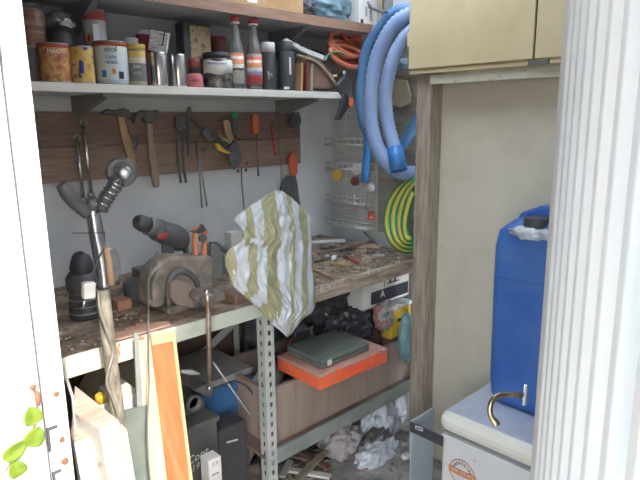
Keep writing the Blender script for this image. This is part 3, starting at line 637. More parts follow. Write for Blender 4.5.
# striped garden hose
m_gh = bands('green_yellow_stripes', [(0,(.03,.25,.09)),(.30,(.58,.50,.10)),(.46,(.03,.25,.09)),(.74,(.58,.50,.10)),(.9,(.03,.25,.09))], .4, 'U')
b = MB()
for k in range(4):
    ccx, ccy = 416+k*.8, 214-k*1.5; rx, ry = 28-k*6.0, 37-k*2.5; x = 2.0-k*.026
    lp = [X1(ccx+rx*math.cos(q)-9*math.sin(q), ccy+ry*math.sin(q)+4*math.cos(q), x) for q in [math.radians(62)+i*math.radians(222)/30 for i in range(31)]]
    lp = [p for p in lp if p.y > 1.42]
    if len(lp) > 4: b.tube(lp, [.0155]*len(lp), 10)
one('garden_hose', b, m_gh, 'coiled green and yellow striped garden hose behind the post', 'hose')

# ------------------------------------------------------------------ wire rack
rk = thing('wire_rack', 'white wire rack with small shelves on the right wall', 'rack', (2.15, 1.98, .98))
w = MB(); XR = 2.155; r = .0034
for yy in (2.125, 1.835): w.tube([(XR,yy,.965),(XR,yy,1.53)], .003, 6)
for yy in (2.03, 1.93): w.tube([(XR,yy,.965),(XR,yy,1.53)], .0018, 6)
for i in range(15): w.tube([(XR,1.835,.965+i*.0404),(XR,2.125,.965+i*.0404)], .0024, 5)
build('back_grid', w, m_wire, rk)
for z in (1.375, 1.255, 1.085, .965):
    w = MB()
    for k in range(4): w.tube([(XR-.018*k,1.84,z),(XR-.018*k,2.12,z)], r, 5)
    w.tube([(XR-.06,1.835,z+.03),(XR-.06,2.125,z+.03)], r, 5); w.tube([(XR-.06,1.835,z),(XR-.06,2.125,z)], .0042, 6)
    for k in range(8): w.tube([(XR-.06,1.84+.04*k,z),(XR-.06,1.84+.04*k,z+.03)], .0024, 5)
    for yy in (1.837, 2.123): w.tube([(XR,yy,z+.03),(XR-.06,yy,z+.03)], r, 5); w.tube([(XR,yy,z),(XR-.06,yy,z)], r, 5)
    build('wire_shelf', w, m_wire, rk)
def disc(name, px, py, r, m, lb, cat, x=2.10, th=.02):
    c = X1(px, py, x); one(name, MB().lathe([(r*.9,0),(r,.003),(r,th-.003),(r*.9,th)], c, (-1,-.25,0), 24), m, lb, cat, bevel=0)
disc('yellow_lid', 338.5, 175, .029, mat('mustard_plastic', (.62,.42,.08), .5), 'round yellow lid stuck in left of wire rack', 'tin', 2.10)  # yellow plastic lid stuck in the rack
disc('white_tape_roll', 358, 169, .028, m_whitecap, 'round white tape roll in wire rack behind the blue tube', 'tape', 2.12)
disc('dark_tape_roll', 356, 181, .022, m_maroon, 'small dark brown roll in wire rack below the white roll', 'tape', 2.10)
one('white_rag', MB().ball(X1(371,187,2.1), (.02,.022,.022), .4, 4, 6, 3), m_whitecap, 'crumpled white rag on wire rack under the blue tube', 'rag')
t = thing('keyring', 'small white and pink trinket hanging under the wire rack shelf', 'trinket', X1(355,215,2.09))
build('bead', MB().ball(X1(354.5,196,2.09), (.006,.006,.008),0,1,0,2), m_whitecap, t); build('bead', MB().ball(X1(354.5,203,2.09), (.007,.006,.007),0,1,0,2), m_whitecap, t)
build('charm', MB().ball(X1(355,209,2.09), (.009,.009,.015),.2,2,0,3), mat('pinkish_plastic', (.55,.30,.27), .5), t)
one('red_spool', MB().lathe([(.02,0),(.02,.004),(.016,.006),(.016,.03),(.02,.032),(.02,.036)], X1(371,219,2.12), (0,0,1), 20), m_orgrip, 'orange-red spool on the bottom of wire rack', 'spool')
one('blue_cap', MB().lathe([(.012,0),(.012,.02)], X1(374,190,2.125), (0,0,1), 14), m_hosecuff, 'tiny blue cap at right of wire rack', 'stopper')  # small blue cap in the rack
one('hanging_hook', MB().tube([X1(a,b,2.09) for a,b in ((367,191),(367.5,200),(366,207),(369,210))], .003, 6, smoothn=3), m_steel, 'thin steel hook hanging from the wire rack shelf', 'hook')

# ------------------------------------------------------------------ workbench
BZ = .9; BY = 1.46
wb = thing('workbench', 'long dusty workbench with pale green front rail and slotted steel legs', 'workbench', (1.2, 1.8, 0))
build('top', MB().box(-.3, 2.08, BY+.005, D-.004, .872, BZ), m_benchtop, wb)
xs = at(158, 330, 1, BY).x; xm = 1.16
build('rusty_front_rail', MB().box(-.3, xs, BY-.004, BY+.004, .845, .903), m_railrust, wb, bevel=.001)
build('front_rail', MB().box(xs, xm, BY-.004, BY+.004, .852, .901), m_rail, wb, bevel=.001)
build('wooden_front_edge', MB().box(xm, 2.05, BY-.012, BY+.004, .845, .903), m_benchwood, wb, bevel=.003)
def slotted(x, y, z1, p, dirx=1, diry=1, wdt=.04):
    b = MB(); t_ = .0025; z = 0.0; hw = .0055; pitch = .038
    def flange(ax):
        z = 0
        segs = []
        while z < z1:
            a, b_ = z, min(z+.020, z1); c_, d_ = b_, min(z+pitch, z1)
            segs.append((a, b_, None));
            if d_ > c_: segs.append((c_, d_, 1))
            z += pitch
        for a, b_, hole in segs:
            pcs = [(0, wdt)] if not hole else [(0, wdt/2-hw), (wdt/2+hw, wdt)]
            for u0, u1 in pcs:
                if ax == 'x': b.box(min(x, x+dirx*u1) if dirx<0 else x+u0, (x-u0 if dirx<0 else x+u1), y, y+t_, a, b_) if dirx>0 else b.box(x-u1, x-u0, y, y+t_, a, b_)
                else: b.box(x-t_ if dirx>0 else x, x if dirx>0 else x+t_, y+min(diry*u0,diry*u1), y+max(diry*u0,diry*u1), a, b_)
    flange('x'); flange('y')
    return build('slotted_leg', b, m_slot, p)
# front leg: two visible flanges (corner nearest the camera)
slotted(1.133, BY-.012, .862, wb, 1, 1, .040)
slotted(2.03, BY-.0, .845, wb, -1, 1, .04)
slotted(1.128, D-.05, .87, wb, 1, 1, .04)
# chalk scribbles on the wooden edge
for (a, b, tx, s) in ((326, 288, 'HE90I', .042), (348, 281, '1OB', .026), (375, 270, 'Daver', .038), (398, 262, 'V-K', .022)):
    p = at(a, b, 1, BY-.0145); text('chalk_lettering', tx, s, frame(p, (1,0,0), (0,0,1)), m_chalk if s > .028 else mat('faded_orange_chalk', (.42,.22,.12), .9) if tx == '1OB' else m_chalk, wb)
# lower shelf of the bench
build('lower_rail', MB().box(1.13, 2.04, BY-.004, BY+.004, .275, .335), mat('green_grey_rail', [(.20,.23,.21), (.30,.33,.30)], .6, scale=8), wb, bevel=.001)
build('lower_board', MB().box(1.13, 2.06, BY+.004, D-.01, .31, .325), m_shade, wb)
def bar(a, b, y, w_=.018):
    p, q_ = at(*a, 1, y), at(*b, 1, y); d = (q_-p).normalized(); s_ = V((d.z,0,-d.x))*w_
    return MB().prism([p-s_, p+s_, q_+s_, q_-s_], (0,.004,0))
build('diagonal_brace', bar((184,372),(250,308), 2.0), m_slot, wb)
build('upright_bar', bar((236,318),(238,372), 2.02, .014), m_slot, wb)
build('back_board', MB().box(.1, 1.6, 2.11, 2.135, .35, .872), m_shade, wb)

# ------------------------------------------------------------------ vise
def W(a, b, y): return at(a, b, 1, y)
vs = thing('bench_vise', 'large rust-brown cast iron bench vise clamped on the bench', 'vise', (.93, 1.62, BZ))
build('front_jaw', MB().pp(((149,306),(148,286),(151,272),(159,262),(172,256),(213,256),(215,264),(214,304),(192,311),(176,300),(172,288),(166,297),(166,306),(156,309)), 1.53, .07), m_vise, vs, bevel=.012)
build('dark_jaw_cut', MB().tube([W(169,306,1.528), W(168,290,1.528), W(171,277,1.528), W(180,271,1.528), W(191,275,1.528), W(198,286,1.528), W(200,308,1.528)], [.008,.010,.012,.012,.010,.008,.006], 10, smoothn=4), m_dark2, vs)  # raised dark tube imitating the shade of a cut in the jaw
build('jaw_ridge', MB().pp(((153,302),(152,284),(157,272),(166,268),(168,275),(163,283),(162,299)), 1.515, .03), m_vise, vs, bevel=.008)
build('screw_housing', MB().pp(((171,284),(178,280),(194,284),(195,309),(178,306),(171,298)), 1.50, .08), mat('brown_vise_block', [(.15,.12,.10), (.23,.185,.16)], .65, .1, scale=10, bump=.2), vs, bevel=.006)
build('rear_jaw', MB().box(.86, 1.04, 1.61, 1.72, BZ+.05, 1.05), m_vise, vs, bevel=.010)
build('jaw_plate', MB().box(.87, 1.03, 1.60, 1.612, 1.01, 1.046), m_steel, vs, bevel=.002)
build('base', MB().box(.84, 1.07, 1.56, 1.76, BZ, BZ+.03), m_vise, vs, bevel=.01)
build('slide_bar', MB().box(.90, .985, 1.52, 1.92, BZ+.03, BZ+.085), m_vise, vs, bevel=.006)
sp = W(206, 299, 1.43)
build('screw', MB().tube([(sp.x, 1.54, sp.z), (sp.x, 1.415, sp.z)], .016, 18), m_vise, vs)
build('screw_head', MB().lathe([(.014,-.018),(.020,-.016),(.021,.012),(.012,.018)], (sp.x, 1.422, sp.z), (0,-1,0), 20), m_steel, vs)
build('tommy_bar', MB().tube([W(206.5,293,1.40), W(208,302,1.40), W(209,345,1.40), W(209.5,388,1.40)], .0075, 12), mat('worn_bar_steel', [(.30,.20,.14), (.52,.44,.36)], .35, .8, scale=24), vs)
build('bar_end', MB().ball(W(206.5,292.5,1.40), .0085, 0,1,0,3), m_chrome, vs)
build('bar_end', MB().ball(W(209.5,388,1.40), .0095, 0,1,0,3), m_steel, vs)
one('iron_block', MB().box(1.055, 1.14, 1.50, 1.60, BZ, BZ+.03), mat('rusty_brown_iron', [(.16,.10,.07), (.26,.17,.12)], .8, scale=12), 'low rusty iron block on bench right of the vise', 'block', bevel=.004)
# drill
dc = W(165, 232, 1.72)
dv = thing('cordless_drill', 'black and red cordless drill standing behind the vise', 'drill', W(170,262,1.72))
p0, p1 = W(137,221,1.68), W(183,241,1.74); ax = (p1-p0).normalized()
Ls = (p1-p0).length
build('motor_housing', MB().lathe([(.024,Ls*.30),(.033,Ls*.36),(.038,Ls*.55),(.043,Ls*.75),(.041,Ls*.93),(.028,Ls*1.02)], p0, ax, 24), m_char, dv)
build('clutch_ring', MB().lathe([(.026,Ls*.2),(.030,Ls*.22),(.030,Ls*.31),(.027,Ls*.33)], p0, ax, 24), mat('mid_grey_plastic', (.16,.17,.18), .5), dv)
build('chuck', MB().lathe([(.016,-.004),(.024,.006),(.027,Ls*.12),(.025,Ls*.2)], p0, ax, 20), m_dark, dv)
build('red_trim', MB().ball(p0+ax*Ls*.46+V((-.004,-.030,-.012)), (.022,.010,.015), .1, 2, 1, 3), m_dullred, dv)
build('red_trim', MB().lathe([(.0345,Ls*.38),(.0362,Ls*.40),(.0372,Ls*.43),(.0375,Ls*.44)], p0, ax, 24), m_dark2, dv)
build('grip', MB().hexa([W(162,262,1.70),W(176,262,1.70),W(176,262,1.76),W(162,262,1.76),W(161,240,1.70),W(173,244,1.70),W(173,244,1.75),W(161,240,1.75)]), m_char, dv, bevel=.006)
zb = W(170,262,1.73).z
build('battery', MB().box(W(160,262,1.73).x, W(186,262,1.73).x, 1.69, 1.79, zb-.05, zb), m_dark, dv, bevel=.008)
one('black_case', MB().box(W(160,262,1.73).x-.02, W(188,262,1.73).x+.03, 1.735, 1.84, BZ, zb-.05), m_char, 'low black case under the cordless drill behind the vise', 'case', bevel=.006)
one('cable_loop', MB().tube([W(158,252,1.6), W(152,262,1.52), W(149,280,1.48), W(148.5,300,1.44), W(148.5,330,1.42), W(149,380,1.3), W(150,480,1.25), V((.62,1.22,.01))], .0024, 6, smoothn=6), m_cord, 'thin grey cord hanging from the vise over bench edge', 'cord')
# orange spring clamp
oc = thing('orange_clamp', 'orange spring clamp standing upright on the bench vise', 'clamp', W(202,258,1.66))
for s in (-1, 1):
    build('arm', MB().pp(((201+s*2,229),(201+s*6,230),(201+s*6.5,240),(201+s*6,258),(201+s*2.5,258),(201+s*2.5,246),(201+s*4,240)), 1.55, .018), m_clamp, oc, bevel=.003)
build('top_bridge', MB().pp(((196,236),(195,230),(199,226),(204,226),(208,231),(207,236),(203,233),(199,233)), 1.55, .02), m_clamp, oc, bevel=.003)
build('pivot', MB().lathe([(.012,0),(.012,.012)], W(201.5,238,1.55), (0,-1,0), 20), m_dark2, oc)
build('black_jaw', MB().pp(((190,232),(196,231),(203,224),(207,230),(200,234)), 1.545, .014), m_dark, oc, bevel=.002)
one('power_plug', MB().ball(W(226,249,1.7), (.02,.02,.014), .1, 2, 0, 3).tube([W(210,243,1.72),W(217,243,1.72),W(224,248,1.7)], .005, 8, smoothn=4), m_char, 'black cable plug lying right of the orange clamp', 'plug')
one('small_clip', MB().box(W(185,240,1.74).x, W(188,240,1.74).x, 1.74, 1.76, zb+.0, zb+.045).box(W(184,240,1.74).x, W(189,240,1.74).x, 1.735, 1.765, BZ, zb), m_char, 'small dark upright clip between drill and orange clamp', 'clip')
one('grey_adapter', MB().box(W(211,250,1.8).x, W(222,250,1.8).x, 1.80, 1.85, BZ, W(215,244,1.8).z), m_greybox, 'grey box-like adapter on bench behind the black plug', 'adapter', bevel=.004)
one('grey_pump', MB().lathe([(.045,0),(.05,.01),(.05,.06),(.03,.08)], (W(232,270,1.85).x, 1.85, BZ)), m_greybox, 'round grey housing on bench partly behind the striped bag', 'housing')
one('blue_carton', MB().box(W(232,250,1.98).x, W(242,250,1.98).x, 1.98, 2.03, BZ, BZ+.13), m_paper, 'small white-edged carton against wall left of the striped bag', 'box')

# tall handled pole in front of the bench
pl_ = thing('long_pole', 'bare timber pole wrapped in pale wire leaning before the bench', 'pole', (.552, 1.31, 0))
build('shaft', MB().tube([V((.585,1.33,0)), W(121,440,1.32), W(112,370,1.315), W(106,320,1.31), W(102,289,1.31)], [.018,.017,.0165,.0165,.017], 14, smoothn=6), m_bark, pl_)
build('wire_wrap', MB().tube([W(98,290,1.29), W(100,310,1.28), W(108,335,1.285), W(113,352,1.29), W(108,372,1.285), W(107,385,1.285), W(113,398,1.285), W(117,412,1.285), W(118,424,1.29)], .0035, 8, smoothn=5), mat('pale_wire', [(.26,.25,.21), (.38,.36,.31)], .4, .4, scale=20), pl_)
fk = thing('twin_grip_handle', 'steel stem with two black grips forking above the timber pole', 'handle', W(104,286,1.31))
build('stem', MB().tube([W(92,208,1.31), W(95,230,1.31), W(100,255,1.31), W(103,275,1.31), W(104,287,1.31)], [.014,.016,.017,.016,.017], 14, smoothn=4), m_chrome, fk)
build('side_stem', MB().tube([W(98,212,1.33), W(102,232,1.33), W(102,250,1.33), W(97,272,1.33)], .0045, 8, smoothn=4), m_dark, fk)
build('fork_joint', MB().ball(W(94,205,1.31), (.019,.018,.020), .25, 3, 2, 3), m_dark2, fk)
build('smooth_grip', MB().tube([W(61,184,1.30), W(67,192,1.30), W(75,202,1.31), W(88,214,1.31)], [.012,.0175,.0165,.014], 12, smoothn=4), m_char, fk)
sp_ = spline([W(100,210,1.30), W(107,197,1.29), W(114,187,1.28), W(118,180,1.28)], 6)
rgp = build('ribbed_grip', MB().tube(sp_, .0165, 14, ridge=.13), m_dark, fk)
for k in range(5): 
    q_ = sp_[3+k*3]; build('metal_ring', MB().lathe([(.0186,-.001),(.0186,.001)], q_, (sp_[-1]-sp_[0]), 16), m_chrome, rgp)
one('grinding_disc', MB().lathe([(.004,0),(.034,0),(.037,.003),(.037,.008),(.028,.010),(.014,.010),(.013,.022),(.005,.022)], W(121,172,1.33), (-.35,-1,.15), 32), m_dark2, 'round dark disc with pale hub at tip of ribbed grip', 'disc')
bpy.data.objects['grinding_disc'].location.z += 0
hb = build('hub', MB().lathe([(.004,0),(.016,0),(.016,.006),(.010,.009),(.004,.010)], V((0,0,0)), (-.35,-1,.15), 20), m_steel, bpy.data.objects['grinding_disc']); hb.location = (-.004,-.024,.036)
one('wood_stick', MB().tube([W(106,247,1.29), W(109,262,1.29), W(111,285,1.29)], [.006,.0085,.0085], 8), m_handle, 'short wooden stick strapped beside the steel stem', 'stick')
one('oval_mirror', MB().pp(((108,248),(113,247),(118,251),(121,260),(122,270),(119,280),(114,284),(110,281),(110,262)), 1.33, .012), m_steel, 'rounded steel paddle behind the wooden stick', 'paddle', bevel=.005)
one('white_charger', MB().obox(W(88.5,290,1.28), (.029,.022,.040), 0, 0, .12), m_whitecap, 'small chunky white plug hanging left of the timber pole', 'plug', bevel=.006)
one('plug_lead', MB().tube([W(85,300,1.28), W(83,308,1.28)], .0028, 8), m_chrome, 'short bright pin below the hanging white plug', 'pin')
one('hanging_wire', MB().tube([W(104,231,1.315), W(104,245,1.30), W(99,258,1.29), W(92,275,1.28), W(89,281,1.28)], .0022, 6, smoothn=4), m_dark, 'black wire running from steel stem down to white plug', 'wire')
one('thin_pin', MB().tube([W(72,233,1.31), W(103,233,1.29)], .0012, 6), m_dark, 'thin black needle stuck crosswise through the steel stem', 'needle')
# machinery at back left of the bench
mg = thing('black_motor', 'dark motor-like machine at back left of the bench', 'motor', (W(83,285,1.75).x, 1.75, BZ))
xc = W(83,280,1.75).x
build('base', MB().lathe([(.048,0),(.050,.02),(.045,.09),(.05,.10),(.05,.13),(.040,.145)], (xc,1.75,BZ), seg=24), m_dark2, mg)
build('dome', MB().ball((xc,1.75,BZ+.16), (.035,.035,.05), .1, 3, 2, 3), m_dark, mg)
for k in range(4): build('cooling_ring', MB().lathe([(.051,-.002),(.053,0),(.051,.002)], (xc,1.75,BZ+.02+k*.022), seg=24), m_steel, mg)
one('flat_tin', MB().lathe([(.05,0),(.052,.004),(.052,.05),(.048,.06)], (W(139,290,1.82).x, 1.82, BZ)), m_char, 'dark round tin on bench directly behind the vise', 'tin')
one('brown_wood_block', MB().box(W(118,305,1.72).x, W(132,305,1.72).x, 1.72, 1.78, BZ, BZ+.032), mat('reddish_block_wood', [(.30,.15,.09), (.40,.22,.14)], .7, scale=12), 'small reddish wooden block on bench left of the vise', 'block', bevel=.002)
# reddish torn board on the near corner of bench
one('torn_board', MB().prism([(.585,1.475,.904),(.73,1.47,.904),(.80,1.475,.904),(.81,1.50,.904),(.775,1.525,.904),(.73,1.555,.904),(.72,1.535,.904),(.69,1.54,.904),(.68,1.52,.904),(.64,1.53,.904),(.62,1.505,.904)], (0,0,.004)), mat('pinkish_torn_card', [(.50,.28,.20), (.64,.40,.30)], .8, scale=18), 'torn reddish cardboard lying on near bench edge behind pole', 'cardboard')
# bench clutter
random.seed(11)
cl = [
 ('pipe', [(306,242),(345,241)], .009, m_whitecap, 'white plastic pipe lying at the back of the bench', 'pipe', 2.0),
]
def onb(a, b, h=0): return at(a, b, 2, BZ+h)
def stick(nm, a, b, r, m, lb, cat, h=None, flat=None):
    h = h or r; p, q_ = onb(*a, h), onb(*b, h)
    if flat:
        d = (q_-p).normalized(); s_ = V((-d.y, d.x, 0))*flat
        return one(nm, MB().prism([p-s_, q_-s_, q_+s_, p+s_], (0,0,r*1.2)), m, lb, cat, bevel=.001)
    return one(nm, MB().tube([p, q_], r, 8), m, lb, cat)
m_off = mat('offcut_wood', [(.30,.20,.12), (.46,.34,.22)], .8, scale=14)
stick('plastic_pipe', (303,243), (345,241), .009, m_whitecap, 'white plastic pipe lying at the back of the bench', 'pipe', .03)
stick('dark_branch', (318,254), (372,241), .008, m_shade, 'long dark branch lying along the back of bench', 'branch', .02)
stick('dark_branch', (372,240), (362,230), .005, m_shade, 'short forked dark twig sticking up behind long branch', 'branch', .03)
stick('wood_offcut', (357,247), (380,248), .012, m_off, 'tan block offcut near the back of the bench', 'wood offcut', .002, .014)
stick('wood_offcut', (330,264), (352,267), .008, mat('yellow_offcut', (.45,.31,.12), .7), 'yellowish flat strip of wood on the bench middle', 'wood offcut', .002, .010)
stick('wood_offcut', (312,270), (332,278), .007, m_off, 'pale sliver of wood near front of bench by striped bag', 'wood offcut', .002, .008)
stick('wood_offcut', (356,252), (366,253), .01, m_off, 'tiny square tan offcut in front of the tan block', 'wood offcut', .002, .012)
stick('steel_bar', (340,250), (370,258), .004, m_steel, 'thin steel bar lying diagonally across the bench', 'bar')
stick('steel_bar', (315,262), (340,256), .005, m_dark2, 'dark short bar on bench left of the white scrap', 'bar')
stick('saw_blade', (320,248), (362,250), .003, m_dark2, 'long dark saw blade lying under the branch', 'saw blade', .004, .012)
stick('red_tool_handle', (344,256), (358,262), .008, mat('dull_red', (.34,.10,.07), .6), 'dull red tool handle lying in middle of bench', 'handle')  # loose red tool handle
stick('chisel', (372,256), (384,256), .006, m_greysheet, 'grey flat chisel blade lying toward the right of bench', 'chisel', .002, .008)
stick('thin_rod', (362,229), (385,253), .0022, m_dark2, 'thin dark rod propped against wall under striped hose', 'rod', .03)
one('paper_scrap', MB().ball(onb(334,258,.012), (.018,.012,.012), .5, 4, 3, 3), m_whitecap, 'small crumpled white scrap on middle of the bench', 'scrap')
one('paper_scrap', MB().ball(onb(327,256,.006), (.012,.012,.006), .5, 4, 6, 3), m_greysheet, 'tiny bluish scrap left of the white crumpled scrap', 'scrap')
b = MB()
for k in range(420):
    x, y = random.uniform(.45, 2.0), random.uniform(1.49, 2.1)
    if .8 < x < 1.15 and y < 1.95: continue
    s_ = random.uniform(.004, .014)
    b.obox((x, y, BZ+.002), (s_*random.uniform(1,4), s_*.6, .004), random.uniform(0,3))
o = one('wood_shavings', b, mat('shavings', [(.12,.08,.05), (.40,.29,.19), (.55,.46,.36)], .9, scale=60, pos=[.4,.5,.6]), 'wood chips and shavings scattered all over the bench top', 'shavings'); o['kind'] = 'stuff'

# ------------------------------------------------------------------ striped plastic bag
prof = [  # v: (left px, right px, y)
 (276,282,191),(264,290,196),(256,296,202),(246,304,208),(236,310,216),(234,312,221),(241,311,228),(243,311,235),(240,312,241),(228,312,248),(225,312,257),(225,312,266),(229,313,275),(230,314,284),(237,315,291),(247,315,299),(257,315,307),(263,312,313),(268,303,319),(272,299,325),(279,294,330),(287,289,337)]
def outline(v):
    f = v*(len(prof)-1); i = min(int(f), len(prof)-2); t = f-i
    return [prof[i][k]*(1-t)+prof[i+1][k]*t for k in range(3)]
bg = MB()
def bagf(side):
    def fn(u, v):
        l, r_, yy = outline(v); x = l + (r_-l)*u
        env = math.sin(math.pi*u)**.6 * math.sin(math.pi*min(1, v*.96+.03))**.5
        th = .05*env
        n1 = noise.noise(V((u*4, v*3, 1.3 if side < 0 else 5)))*.022 + math.sin(u*13+math.sin(v*5+1)*1.6+v*2)*.006 + (abs(noise.noise(V((u*9, v*7, 3)))))*.034 + abs(noise.noise(V((u*13, v*12, 6))))*.030 + abs(noise.noise(V((u*30, v*28, 2))))*.008
        yv = 1.40 + side*th + (n1*env*(1 if side < 0 else .4)) + .02*v
        return at(x, yy + noise.noise(V((u*6,v*4,9)))*1.5, 1, yv)
    return fn
bg.ngrid(60, 56, bagf(-1)); bg.ngrid(60, 56, bagf(1))
bmesh.ops.remove_doubles(bg.b, verts=bg.b.verts, dist=.0012)
OL, WH = (.34,.34,.21), (.56,.60,.65)
m_bag = bands('olive_white_stripes', [(0,OL),(.05,WH),(.17,OL),(.24,WH),(.33,OL),(.47,WH),(.62,OL),(.68,WH),(.78,OL),(.86,WH),(.95,OL)], .35, 'G', distort=.22, dscale=2.6)
nt = m_bag.node_tree; bs = nt.nodes['Principled BSDF']
n2 = nt.nodes.new('ShaderNodeTexNoise'); n2.inputs['Scale'].default_value = 30; n2.inputs['Detail'].default_value = 6
tcc = nt.nodes.new('ShaderNodeTexCoord'); nt.links.new(tcc.outputs['Object'], n2.inputs['Vector'])
bp = nt.nodes.new('ShaderNodeBump'); bp.inputs['Strength'].default_value = .6; bp.inputs['Distance'].default_value = .012; nt.links.new(n2.outputs['Fac'], bp.inputs['Height']); nt.links.new(bp.outputs[0], bs.inputs['Normal'])
one('plastic_bag', bg, m_bag, 'crumpled white and olive striped plastic bag hanging over bench edge', 'bag')

# ------------------------------------------------------------------ below the bench, right
cw = thing('wooden_crate', 'long rough wooden crate standing on the bench lower shelf', 'crate', (1.6, 1.7, .325))
build('front_board', MB().hexa([(1.185,1.495,.326),(2.02,1.495,.326),(2.02,1.515,.326),(1.185,1.515,.326),(1.185,1.495,.55),(2.02,1.495,.515),(2.02,1.515,.515),(1.185,1.515,.55)]), m_cratewood, cw, bevel=.002)
build('back_board', MB().box(1.185, 2.02, 1.86, 1.88, .326, .53), m_cratewood, cw)
build('end_board', MB().box(1.185, 1.205, 1.515, 1.86, .326, .54), m_cratewood, cw); build('end_board', MB().box(2.0, 2.02, 1.515, 1.86, .326, .54), m_cratewood, cw)
build('bottom_board', MB().box(1.205, 2.0, 1.515, 1.86, .326, .336), m_cratewood, cw)
# orange organiser resting across the crate
zc = .552
def zpt(a, b, z): return at(a, b, 2, z)
fc, rc, lc = zpt(320, 391, zc), zpt(383, 364, zc), zpt(275, 372, zc)
u = (rc-fc); u.z = 0; l_ = (lc-fc); l_.z = 0
u = u.normalized()*.36; l_ = V((-u.y, u.x, 0)).normalized()*.245
ob_ = thing('organiser_box', 'bright orange flat organiser box with smoky lid on crate', 'tool case', fc+(u+l_)/2)
def slab(o, u, l_, z0, z1): return MB().hexa([o+V((0,0,z0)), o+u+V((0,0,z0)), o+u+l_+V((0,0,z0)), o+l_+V((0,0,z0)), o+V((0,0,z1)), o+u+V((0,0,z1)), o+u+l_+V((0,0,z1)), o+l_+V((0,0,z1))])
obase = build('base', slab(fc, u, l_, 0, .046), m_orangebox, ob_, bevel=.004)
build('lid', slab(fc-u*.005-l_*.005, u*1.01, l_*1.01, .047, .060), m_clearlid, ob_, bevel=.003)
un, ln = u.normalized(), l_.normalized()
for k in (.22, .75): build('clasp', slab(fc+u*k-ln*.005, un*.03, ln*.006, .022, .058), m_orangebox, obase, bevel=.002)
build('handle', slab(fc+u*.38-ln*.012, un*.10, ln*.012, .010, .022), m_orangebox, obase, bevel=.003)
gc = thing('green_case', 'dull dark green hinged case lying on top of the orange organiser', 'tool case', fc+(u+l_)/2+V((0,0,.062)))
g0_ = fc + u*.10 + l_*.12
build('lower_shell', slab(g0_, u*.70, l_*.82, .0615, .078), m_greencase, gc, bevel=.004)
glid = build('lid', slab(g0_, u*.70, l_*.82, .079, .095), m_greencase, gc, bevel=.005)
build('raised_panel', slab(g0_+u*.05+l_*.08, u*.6, l_*.66, .095, .099), m_greencase, glid, bevel=.003)
build('clasp', slab(g0_+u*.08-ln*.004, un*.018, ln*.005, .068, .088), m_whitecap, gc)
one('fabric_roll', MB().tube([V((1.23,1.60,.50)), V((1.46,1.78,.47))], .052, 20), mat('grey_pink_cloth', [(.26,.23,.22), (.36,.32,.30)], .9, scale=10), 'rolled dusty cloth lying in the crate end behind slotted leg', 'cloth roll')
one('wooden_ball', MB().ball(at(271,394,1,1.50)+V((0,0,.006)), .014, 0,1,0,3), m_handle, 'round pale wooden ball at left end of the crate', 'ball')
# bags behind
one('bin_liner', MB().ball((1.72, 1.83, .72), (.18,.15,.13), .36, 4.2, 3, 5, True), m_blackbag, 'large black shiny bin liner bag behind the crate', 'bag')
one('bin_liner', MB().ball((1.78, 1.68, .60), (.13,.11,.09), .36, 4.5, 6, 5, True), m_blackbag, 'smaller black bin liner bag in front of the larger one', 'bag')
one('dark_bundle', MB().ball((1.56, 1.98, .60), (.12,.09,.2), .3, 3, 16, 4), m_char, 'dark grey bundle in shadow behind the slotted leg', 'bundle')
for (pts, r, mm, lb) in (([(300,345),(296,332),(304,325),(318,320)], .010, m_greybox, 'grey bent pipe arching behind the orange box, left one'),
                     ([(316,340),(312,330),(318,322),(330,320)], .012, mat('light_grey_pipe', (.32,.33,.34), .5), 'lighter grey bent pipe behind the green case'),
                     ([(285,352),(289,344),(292,338)], .010, mat('dull_red_pipe', (.25,.07,.06), .5), 'dull red pipe stub left of the bent pipes')):
    one('bent_pipe', MB().tube([at(a,b,1,1.80) for a,b in pts], r, 10, smoothn=5), mm, lb, 'pipe')
# coloured tin / bag
t = thing('wrapped_bundle', 'clear plastic bundle with red and white print beside the yellow jug', 'bundle', at(384,335,1,1.68))
build('bundle', MB().ball(at(384,316,1,1.55), (.05,.04,.065), .35, 4, 2, 4, True), mat('mixed_print_plastic', [(.12,.14,.13), (.40,.42,.40), (.48,.09,.07), (.30,.36,.33)], .3, scale=16, pos=[.38,.48,.56,.62]), t)
one('red_bottle', MB().lathe([(.016,0),(.018,.01),(.018,.08),(.010,.10)], at(384,343,1,1.58)+V((0,0,-.03)), (0,0,1), 14), mat('dark_red_plastic', (.28,.07,.06), .4), 'dark red slim bottle at right end behind the orange box', 'bottle')
t = thing('yellow_jug', 'yellow plastic container with pale lid beside the wooden post', 'container', (2.02, 1.60, .56))
p0, p1 = at(390,334,1,1.52), at(414,303,1,1.52)
build('body', MB().box(p0.x, p1.x-.02, 1.518, 1.575, p0.z-.03, p1.z), m_yellow, t, bevel=.01)
build('lid', MB().box(p0.x-.01, p1.x-.012, 1.516, 1.577, p1.z, p1.z+.018), m_whitebag, t, bevel=.006)
build('black_mark', MB().box(p0.x+.05, p0.x+.075, 1.516, 1.518, p1.z-.06, p1.z-.045), m_ink, t)
build('handle', MB().tube([at(391,309,1,1.512), at(396,305,1,1.51), at(402,306,1,1.512)], .006, 8, smoothn=4), m_whitecap, t)
zb_ = p0.z-.03
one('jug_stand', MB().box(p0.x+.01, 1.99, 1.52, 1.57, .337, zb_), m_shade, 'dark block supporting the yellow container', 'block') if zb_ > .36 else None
b = MB()
one('mesh_bag', MB().ball(at(406,338,1,1.47), (.04,.03,.11), .3, 3, 12, 4, True), m_tealbag, 'teal translucent bag hanging next to the wooden post', 'bag')
